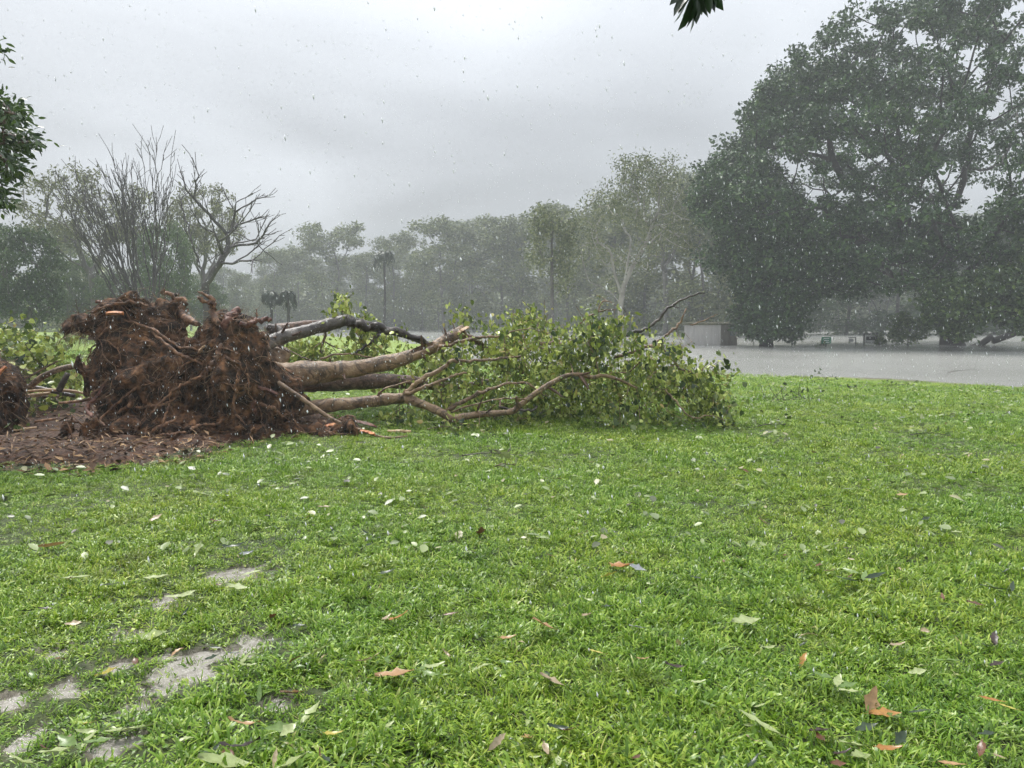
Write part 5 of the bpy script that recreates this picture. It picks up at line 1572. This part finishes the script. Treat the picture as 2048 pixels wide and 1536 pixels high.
def put_leaf(name, loc, ln, ang, tilt, col, shape, parent=None):
    o = bpy.data.objects.new(name, LM[shape])
    o.location = [float(q) for q in loc]; o.rotation_euler = (tilt[0], tilt[1], ang - math.pi / 2)
    o.scale = (ln, ln, ln)
    COL.objects.link(o)
    if parent is not None: o.parent = parent
    o.material_slots[0].link = 'OBJECT'; o.material_slots[0].material = LC[col]
    return o
HL = [  # px, py, length px, angle, colour, shape, label
 (97, 1092, 62, 5, 'tan', 0, 'long tan leaf lying on the grass near the left edge'),
 (312, 1036, 22, 60, 'beige', 2, 'small beige leaf on the grass below the mulch edge'),
 (430, 1042, 22, 20, 'brown', 1, 'small brown leaf on the grass below the root plate'),
 (398, 1097, 26, 70, 'pale', 2, 'single pale green leaf left of a dark curled one'),
 (470, 1092, 46, 15, 'dark', 3, 'dark green curled leaf in the middle left of the lawn'),
 (492, 1107, 24, 30, 'grey', 1, 'small grey leaf just below the dark curled leaf'),
 (163, 1155, 58, 28, 'pale', 0, 'long pale leaf pointing up right, left of the bluish one'),
 (220, 1170, 34, 10, 'grey', 2, 'bluish grey leaf on the grass left of the puddles'),
 (320, 1155, 72, -15, 'pale', 0, 'long narrow pale leaf right of the bluish grey leaf'),
 (475, 1175, 46, 10, 'pale', 2, 'broad pale leaf right of the three-leaf sprig'),
 (510, 1145, 44, 30, 'pale', 0, 'pale leaf over the uppermost puddle'),
 (92, 1218, 28, 10, 'umber', 2, 'dark brown leaf near the left edge above the puddles'),
 (350, 1225, 22, 20, 'tan', 2, 'small tan leaf under the three-leaf sprig'),
 (545, 1232, 34, -70, 'brown', 4, 'reddish brown leaf standing in the grass right of the sprig'),
 (775, 1145, 34, 15, 'dark', 1, 'blackish green leaf alone in the middle of the lawn'),
 (795, 1236, 44, 15, 'orange', 1, 'bright orange leaf left of the middle of the lawn'),
 (902, 1228, 34, -5, 'brown', 0, 'thin red-brown leaf right of the bright orange one'),
 (305, 1272, 62, 8, 'pale', 2, 'big pale leaf lying by the upper left puddle'),
 (354, 1302, 22, 50, 'tan', 4, 'tiny tan leaf above the largest puddle'),
 (425, 1315, 30, 5, 'dark', 2, 'dark green leaf at the edge of the largest puddle'),
 (488, 1322, 36, 60, 'pale', 4, 'pale yellowish leaf at the right end of the largest puddle'),
 (215, 1345, 48, 10, 'yellow', 2, 'yellowish leaf with tan tip left of the largest puddle'),
 (637, 1302, 48, 40, 'pale', 2, 'pale leaf tilted in the grass right of the puddles'),
 (735, 1320, 44, 30, 'beige', 1, 'beige leaf above the big tan one'),
 (790, 1350, 82, -4, 'tan', 2, 'biggest tan leaf on the lawn beside a green sprig'),
 (585, 1386, 52, -5, 'brown', 2, 'brown leaf lying on the muddy puddle right of the largest'),
 (480, 1493, 84, 4, 'umber', 3, 'long dark rolled leaf near the bottom left'),
 (485, 1447, 60, 14, 'tan', 3, 'narrow rolled tan leaf above the long dark rolled one'),
 (270, 1458, 92, 24, 'pale', 0, 'very long pale leaf near the bottom left'),
 (178, 1447, 30, -8, 'yellow', 1, 'small yellow-green leaf left of the very long pale leaf'),
 (45, 1525, 66, -12, 'pale', 2, 'big pale leaf in the bottom left corner'),
 (450, 1526, 104, 12, 'pale', 2, 'big pale leaf cut by the bottom edge, left of centre'),
 (578, 1530, 92, 4, 'pale', 2, 'broad pale leaf on the bottom edge right of the other one'),
 (665, 1468, 40, 10, 'yellow', 1, 'yellow leaf with dark spot near the bottom'),
 (995, 1482, 36, 60, 'beige', 4, 'crumpled beige leaf near the bottom centre'),
 (1015, 1276, 36, 8, 'tan', 1, 'tan leaf near the centre of the lawn'),
 (962, 1064, 30, -70, 'brown', 2, 'upright red-brown leaf in the middle of the lawn'),
 (650, 1014, 26, 10, 'beige', 2, 'small beige leaf below the splintered wood'),
 (1244, 1134, 56, -55, 'orange', 1, 'orange leaf standing slanted beside a lilac grey one'),
 (1274, 1136, 32, -30, 'grey', 2, 'lilac grey leaf right of the slanted orange leaf'),
 (1219, 1150, 34, 5, 'yellow', 2, 'yellow-green leaf left of the slanted orange leaf'),
 (1089, 1251, 52, -12, 'tan', 2, 'tan leaf with pale edge in the lower middle'),
 (1174, 1231, 30, -60, 'beige', 2, 'small cream leaf standing right of the pale-edged tan one'),
 (1491, 1243, 62, 18, 'pale', 2, 'large pale green leaf in the right half of the lawn'),
 (1490, 1152, 46, -20, 'green', 2, 'fresh green leaf above the large pale one'),
 (1659, 1142, 24, -50, 'beige', 1, 'thin beige leaf left of the dark leafy sprig'),
 (1951, 1208, 32, -15, 'brown', 2, 'brown leaf near the right edge'),
 (1770, 1428, 60, -8, 'orange', 2, 'orange leaf crossed by a green one in the lower right'),
 (1786, 1432, 52, 25, 'green', 0, 'green leaf lying across the orange one'),
 (1741, 1402, 48, 80, 'tan', 2, 'pinkish tan leaf standing above the crossed pair'),
 (1641, 1462, 48, 10, 'umber', 2, 'dark brown leaf left of the crossed orange and green pair'),
 (1776, 1498, 54, -10, 'orange', 1, 'orange leaf near the bottom right below the crossed pair'),
 (1139, 1460, 42, 2, 'brown', 1, 'dark red leaf in the lower middle near the bottom'),
 (1056, 1476, 38, -75, 'tan', 2, 'upright tan leaf left of the dark red one'),
 (1530, 1455, 92, -40, 'pale', 0, 'very long narrow pale leaf in the lower right'),
 (1606, 1318, 28, 50, 'orange', 4, 'small orange leaf sunk in the grass on the right'),
 (1349, 1332, 44, -8, 'umber', 3, 'blackish rolled leaf right of the centre'),
 (1284, 1318, 28, 10, 'tan', 1, 'little tan leaf left of the blackish rolled one'),
 (1196, 1305, 42, -8, 'yellow', 0, 'long yellow-brown leaf in the middle below the cream one'),
 (1794, 1290, 36, 5, 'beige', 1, 'beige leaf on the right above the green folded pair'),
 (1989, 1275, 34, 55, 'umber', 4, 'dark brown leaf standing near the right edge'),
 (1901, 1323, 48, -15, 'green', 2, 'folded fresh green leaf on the right'),
 (1852, 1332, 32, -50, 'pale', 1, 'small pale leaf left of the folded green one'),
 (1994, 1328, 32, 10, 'umber', 2, 'dark brown leaf lying right of the folded green one'),
 (1985, 1400, 42, -25, 'orange', 0, 'thin orange leaf at the right edge'),
 (2020, 1416, 36, -30, 'yellow', 0, 'thin yellow leaf touching the orange one at the right edge'),
 (1804, 990, 26, 10, 'tan', 2, 'pinkish leaf far up the lawn on the right'),
 (1104, 1362, 50, -20, 'beige', 2, 'cream folded leaf in the lower middle'),
 (1684, 1507, 44, 8, 'umber', 1, 'dark leaf beside a green one at the bottom right'),
 (1720, 1512, 52, 20, 'pale', 2, 'pale leaf beside the dark one at the bottom right'),
 (1676, 1527, 36, 0, 'brown', 2, 'reddish leaf on the bottom edge to the right'),
 (1905, 1528, 44, -30, 'tan', 0, 'tan leaf in the bottom right corner'),
 (1420, 1410, 36, -40, 'green', 0, 'thin green leaf left of the very long narrow one'),
 (1395, 1365, 34, 15, 'pale', 1, 'pale half-folded leaf below the blackish rolled one'),
 (1975, 972, 60, -3, 'pale', 0, 'long pale leaf high on the lawn at the right edge'),
 (1790, 932, 50, -5, 'pale', 0, 'long pale leaf on the far lawn to the right'),
 (1275, 1255, 34, 12, 'grey', 2, 'greyish leaf below the slanted orange leaf'),
]
rngv = np.random.default_rng(55)
for (px, py, lpx, an, colr, shp, lab) in HL:
    g = G(px, py, 0.052)
    if mud_field(g[0:1], g[1:2])[0] > 0.5: g = G(px, py, 0.02)
    up_ = abs(math.sin(R(an)))
    ln = lpx * g[1] / FPX * (1 + 0.5 * up_)
    tl = (rngv.normal() * 0.18 + (0.5 * up_ if abs(an) > 45 else 0), rngv.normal() * 0.25)
    tag(put_leaf('fallen_leaf', g, ln, R(an), tl, colr, shp), lab, 'leaf', 'leaves blown onto the lawn')
GEN = [('pale', 'small pale green leaf fleck lying on the lawn', 78), ('green', 'small fresh green leaf half hidden in the grass', 45), ('dark', 'small dark leaf scrap lying on the lawn', 50), ('beige', 'tiny cream leaf scrap lying on the lawn', 30), ('brown', 'tiny brown leaf scrap sunk in the grass', 48)]
for colr, lab, cnt in GEN:
    for q in range(cnt):
        y_ = 2.6 + 9.5 * rngv.random() ** 1.7; x_ = rngv.uniform(-0.66, 0.66) * y_
        if poly_dist(BED, np.array([x_]), np.array([y_]))[0] > -0.2: x_ = abs(x_)
        ln = rngv.uniform(0.045, 0.10)
        tag(put_leaf('leaf_scrap', (x_, y_, 0.048), ln, rngv.random() * TAU, (rngv.normal() * 0.3, rngv.normal() * 0.3), colr, int(rngv.integers(5))), lab, 'leaf', 'small %s leaf scraps on the lawn' % colr)
# countless scraps farther off
mb = MB(); n = 3800
y_ = 5 + 23 * rngv.random(n) ** 0.8; x_ = rngv.uniform(-0.72, 0.72, n) * y_
k_ = (poly_dist(BED, x_, y_) < -0.1) & (shore_dist(x_, y_) > 0.4)
x_, y_ = x_[k_], y_[k_]; n = len(x_)
mats = frames(rdir(rngv, n) * 0.45 + np.array((0, 0, 1.0)), rngv.random(n) * TAU) * (0.04 + 0.075 * rngv.random(n) ** 1.5)[:, None, None]
mb.inst(LANCE[0] * np.array((1.2, 1, 1)), LANCE[1], mats, np.stack((x_, y_, ground_z(x_, y_) + 0.05 + 0.012 * (y_ > 9) + 0.02 * (y_ > 14)), 1))
M['scrap'] = leafmat('scrap_leaf', [(0, (0.05, 0.045, 0.03)), (0.2, (0.12, 0.16, 0.06)), (0.45, (0.2, 0.26, 0.09)), (0.8, (0.29, 0.35, 0.14)), (1, (0.34, 0.29, 0.17))], 0.35)
tag(mb.build('scattered_leaves', M['scrap']), 'countless pale leaf scraps strewn over the far lawn', 'leaves', kind='stuff')

# ---- sprigs of several leaves
def sprig(px, py, lpx, angs, cols, label, shp=1, lift=0.04, z=0.055):
    g = G(px, py, z)
    root = thing('leaf_sprig', g, label, 'sprig', 'sprigs blown onto the lawn')
    u = g[1] / FPX
    mb = MB()
    for q, an in enumerate(angs):
        ln = lpx * u * (0.85 + 0.3 * rngv.random()); a_ = R(an)
        o = put_leaf('leaf', (math.cos(a_) * ln * 0.62, math.sin(a_) * ln * 0.62, lift * rngv.random()), ln, a_, (0.15 + rngv.normal() * 0.12, rngv.normal() * 0.25), cols[q % len(cols)], shp, root)
    d = R(np.mean(angs) + 180)
    mb.tube(catmull(np.array([g, g + np.array((math.cos(d), math.sin(d), 0.05)) * lpx * u * 0.35, g + np.array((math.cos(d + 0.3), math.sin(d + 0.3), -0.02)) * lpx * u * 0.7]), 8), np.linspace(0.003, 0.002, 8), 5)
    mb.build('stalk', LC['green'], root)
sprig(398, 1190, 58, (200, 245, 300), ('pale',), 'three pale leaves fanned on one stalk above the puddles', 0)
sprig(838, 1352, 48, (-30, 30, 80), ('green', 'pale'), 'green three-leaf sprig touching the biggest tan leaf', 1)
sprig(595, 1452, 62, (200, 250, 20, 60), ('green', 'pale'), 'green leaves on a stalk lying near the bottom, left of centre', 2)
sprig(158, 1500, 60, (20, 80, 150, 210), ('green', 'pale'), 'clump of broad green leaves near the bottom left corner', 2)
sprig(1725, 1168, 52, (20, 60, 110, 150, 185), ('dark', 'green', 'green'), 'dark leafy sprig on the right half of the lawn', 0, 0.06)
sprig(2025, 1190, 52, (60, 110, 150, 200), ('dark', 'green'), 'dark leafy sprig cut by the right edge', 0, 0.06)
sprig(1672, 1378, 42, (10, 60, 130, -40), ('green', 'pale'), 'pale green sprig above the pinkish tan leaf', 2)
sprig(450, 1310, 34, (10, 170), ('dark',), 'two dark leaves on a stalk across the puddles', 0)
sprig(740, 1078, 22, (10, 70, 130, 200, 300), ('dark', 'green'), 'tuft of dark needles-like leaves in the middle left of the lawn', 3, 0.05)

# ---- blown branches on the far lawn and in the water
def debris(px, py, z, w, nb, nl, label, mat='bark_dark', lsz=0.07, h=0.25, cols=(0, 2), name='blown_branch', group='branches blown onto the lawn'):
    g = G(px, py, z)
    root = thing(name, g, label, 'branch', group)
    d0 = np.array((1.0, 0.2 * rngv.normal(), 0)); ps = []
    mb = MB()
    main = catmull(np.array([g + d0 * -w / 2 + (0, 0, 0.03), g + d0 * -w * 0.15 + (0, 0, 0.05 + h * 0.2), g + d0 * w * 0.2 + (0, 0, 0.04 + h * 0.3), g + d0 * w / 2 + (0, 0, 0.03 + h * 0.4 * rngv.random())]), 14)
    mb.tube(main, np.linspace(0.012, 0.004, 14) * max(0.6, w / 1.2), 5); mb.build('stem', M[mat], root)
    mb = MB()
    for q in range(nb):
        s_ = main[rngv.integers(2, 13)]; e = s_ + np.array((rngv.normal() * w * 0.18, rngv.normal() * w * 0.14, abs(rngv.normal()) * h))
        e[2] = max(e[2], z + 0.02)
        c_ = catmull(np.array([s_, (s_ + e) / 2 + rngv.normal(size=3) * 0.03, e]), 7); c_[:, 2] = np.maximum(c_[:, 2], z + 0.01)
        mb.tube(c_, np.linspace(0.006, 0.003, 7) * max(0.7, w / 1.2), 4, cap=False); ps.append(e)
    if nb:
        mb.build('twigs', M[mat], root)
    if nl:
        ctr_ = np.array(ps)[rngv.integers(0, len(ps), nl)] + rngv.normal(size=(nl, 3)) * np.array((0.09, 0.09, 0.04))
        ctr_[:, 2] = np.maximum(ctr_[:, 2], z + 0.02)
        for q in range(nl):
            o = bpy.data.objects.new('leaf', HM[cols[q % len(cols)]]); o.parent = root
            mm = np.eye(4); mm[:3, :3] = heading(rngv.normal(size=(1, 3)), rngv.random(1) * TAU)[0] * lsz * (0.6 + 0.8 * rngv.random()) * np.array((0.6, 1, 1)); mm[:3, 3] = ctr_[q] - g
            o.matrix_local = Matrix(mm.tolist()); COL.objects.link(o)
debris(1580, 812, -0.1, 1.3, 14, 20, 'bare forked branch with leaf tuft beside the fallen crown', h=0.3)
debris(1642, 764, -0.25, 0.75, 6, 18, 'leafy branch lying at the water edge of the lawn, left one', h=0.12)
debris(1788, 775, -0.25, 0.8, 6, 14, 'leafy branch lying at the water edge of the lawn, right one', h=0.1)
debris(1550, 858, -0.02, 0.6, 5, 14, 'small green branch right of the fallen crown on the lawn', h=0.1, cols=(0, 1))
debris(1862, 876, -0.02, 0.5, 4, 12, 'small pale-leaved branch on the right of the lawn', h=0.08, cols=(1, 0))
debris(1938, 842, -0.05, 0.75, 6, 20, 'green leafy branch on the right of the lawn near the edge', h=0.1, cols=(0, 1))
debris(1700, 782, -0.2, 0.4, 4, 8, 'small dark twig between the two water-edge branches', h=0.06)
debris(985, 918, 0.04, 0.7, 8, 0, 'thin grey bare twig on the grass below the low branch', 'bark_grey', h=0.08)
debris(1010, 938, 0.04, 0.22, 2, 8, 'tiny twig with pale leaves on the grass below the low branch', 'bark_brown', cols=(1,), h=0.03)
debris(890, 862, 0.03, 0.5, 6, 10, 'thin leafy twig on the grass under the bent low branch', 'bark_brown', h=0.06)
debris(1925, 748, WZ, 1.1, 6, 0, 'thin bare branch poking from the water near the right edge', 'bark_dark', h=0.35, group='branches in the flood')
debris(1634, 694, WZ, 1.1, 7, 20, 'clump of drift branches floating left of the green sign', 'bark_dark', 0.18, 0.25, group='branches in the flood')
debris(1642, 693.5, WZ, 0.7, 4, 10, 'low drift caught at the foot of the green sign', 'bark_dark', 0.14, 0.12, group='branches in the flood')
debris(1712, 689, WZ, 0.9, 4, 10, 'low drift floating left of the grey notice board', 'bark_dark', 0.14, 0.1, group='branches in the flood')
debris(60, 872, 0.06, 0.25, 3, 9, 'small green seedling leaves on the mulch', 'bark_brown', 0.08, 0.12, cols=(0, 1))

# ================================================================== near foliage at the left edge and overhead
rngn = np.random.default_rng(63)
YN = 10.0
b_ = base_at(-330, YN)
NT = thing('leafy_tree', b_, 'near dark green tree whose leafy bough enters at the left edge', 'tree')
tips = []
for (px, py, sx, sy, n) in ((-5, 208, 22, 12, 14), (22, 232, 16, 12, 9), (45, 285, 22, 9, 12), (-10, 285, 28, 22, 20), (15, 330, 20, 14, 12), (-25, 370, 25, 24, 16), (-14, 405, 10, 14, 8), (-14, 95, 5, 8, 3), (-130, 250, 60, 90, 40), (-260, 200, 70, 100, 40), (-400, 220, 80, 110, 40)):
    for q in range(n):
        tips.append(P(px + np.clip(rngn.normal(), -1.6, 1.6) * sx * 0.7, py + np.clip(rngn.normal(), -1.6, 1.6) * sy * 0.7, YN + rngn.normal() * 0.5))
tips = np.array(tips)
tk = catmull([b_, P(-335, 640, YN), P(-330, 500, YN), P(-320, 380, YN)], 10)
pos, par, tn = grow(tk, np.arange(10) - 1, tips, 0.35, 0.2, 0.08, 0.1, rngn)
tm, bm = MB(), MB()
for (p, r, main) in chains(pos, par, 10, 0.16, 0.006, 0.5):
    (tm if main else bm).tube(p, r, 8 if r[0] > 0.03 else 5, cap=False)
tm.build('trunk', M['bark_brown'], NT); bm.build('branches', M['bark_brown'], NT)
per = 24; n = len(tips) * per
off = rngn.normal(size=(n, 3)) * np.array((0.12, 0.12, 0.09))
off *= 0.8; off = np.clip(off, -0.2, 0.2)
lp = np.repeat(tips, per, 0) + off
hd = off * np.array((5, 5, 3)) + rngn.normal(size=(n, 3)) * 0.45 + np.array((0.1, 0, -0.35))
mats = heading(hd, rngn.normal(size=n) * 0.9)
sz = 0.07 + 0.06 * rngn.random(n)
mats = mats * (sz[:, None] * np.array((0.8, 1, 1)))[:, None, :]
NL = [leaf_template('near_leaf', LANCE, one_leaf('near_leaf_' + q, a, b)) for q, a, b in (('a', (0.022, 0.05, 0.016), (0.05, 0.095, 0.026)), ('b', (0.05, 0.10, 0.025), (0.10, 0.17, 0.04)))]
leaf_set(NT, LANCE, mats, lp, sz, M['near_leaf'], 260, rngn, None, 'foliage', NL)

YO = 2.7
top = P(1418, -330, YO)
OT = thing('overhanging_twig', top, 'twig of long dark leaves hanging in at the top edge', 'twig')
pth = catmull(np.array([top, P(1412, -160, YO), P(1402, -60, YO), P(1390, -8, YO)]), 16)
mb = MB(); mb.tube(pth, np.linspace(0.007, 0.002, 16), 6); mb.build('stem', M['bark_brown'], OT)
M['over_leaf'] = one_leaf('over_leaf', (0.012, 0.03, 0.012), (0.035, 0.075, 0.02), 0.3, 0.3)
OL = leaf_template('over_leaf', (LANCE[0] * np.array((1.1, 1, 1)), LANCE[1]), M['over_leaf'])
for (px, py, ex, ey) in ((1385, -8, 1360, 62), (1388, -5, 1384, 66), (1380, -20, 1352, 48), (1395, -10, 1392, 50), (1400, -20, 1414, 36), (1405, -25, 1424, 30), (1408, -30, 1449, 22), (1375, -22, 1340, 8), (1380, -18, 1346, 30), (1410, -40, 1436, 12), (1398, -30, 1400, 40), (1390, -25, 1372, 40), (1412, -60, 1450, 0), (1404, -70, 1360, -20), (1400, -50, 1378, 20), (1392, -12, 1376, 58), (1386, -14, 1366, 36), (1396, -16, 1404, 30), (1402, -24, 1432, 22), (1384, -24, 1356, 24), (1400, -30, 1388, 30), (1394, -34, 1410, 10), (1388, -10, 1396, 36), (1378, -16, 1350, 16), (1408, -100, 1450, -50), (1405, -110, 1350, -70), (1412, -150, 1440, -90)):
    a_ = P(px, py, YO + rngn.normal() * 0.02); e_ = P(ex, ey, YO + rngn.normal() * 0.03)
    ln = np.linalg.norm(e_ - a_)
    o = bpy.data.objects.new('leaf', OL); o.parent = OT
    mm = np.eye(4); mm[:3, :3] = heading((e_ - a_)[None], rngn.normal(size=1) * 0.7 + (1.2 if px % 2 else 0))[0] * np.array((ln * 0.62, ln, ln)); mm[:3, 3] = a_ - top
    o.matrix_local = Matrix(mm.tolist()); COL.objects.link(o)

# ================================================================== rain
rngr = np.random.default_rng(91)
OCT = (np.array([(1, 0, 0), (0, 1, 0), (-1, 0, 0), (0, -1, 0), (0, 0, 1.0), (0, 0, -1.0)], float), [np.array([(0, 1, 4), (1, 2, 4), (2, 3, 4), (3, 0, 4), (1, 0, 5), (2, 1, 5), (3, 2, 5), (0, 3, 5)])])
n = 38000
rp = np.stack((rngr.uniform(-10, 10, n), rngr.uniform(2.2, 16, n), rngr.uniform(0.1, 7.5, n)), 1)
rs = 0.0017 + 0.0026 * rngr.random(n) ** 2.2
mats = np.zeros((n, 3, 3)); mats[:, 0, 0] = rs; mats[:, 1, 1] = rs; mats[:, 2, 2] = rs * (1.6 + 2.4 * rngr.random(n))
mats[:, 0, 2] = -mats[:, 2, 2] * 0.15
mb = MB(); mb.inst(*OCT, mats, rp)
tag(mb.build('rain', M['rain']), 'heavy raindrops falling over the whole park', 'rain', kind='stuff')

# ================================================================== rain haze
m = bpy.data.materials.new('haze'); m.use_nodes = True
t = m.node_tree
t.nodes.remove(t.nodes['Principled BSDF'])
pv = t.nodes.new('ShaderNodeVolumePrincipled')
pv.inputs['Color'].default_value = (0.80, 0.845, 0.85, 1)
pv.inputs['Density'].default_value = 0.0024
pv.inputs['Anisotropy'].default_value = 0.2
t.links.new(pv.outputs[0], t.nodes['Material Output'].inputs['Volume'])
mb = MB(); mb.box((0, 132, 16.3), (264, 172, 18.7))
hz = tag(mb.build('haze', m, smooth_=False), 'grey rain haze hanging over the park', 'haze', kind='stuff')
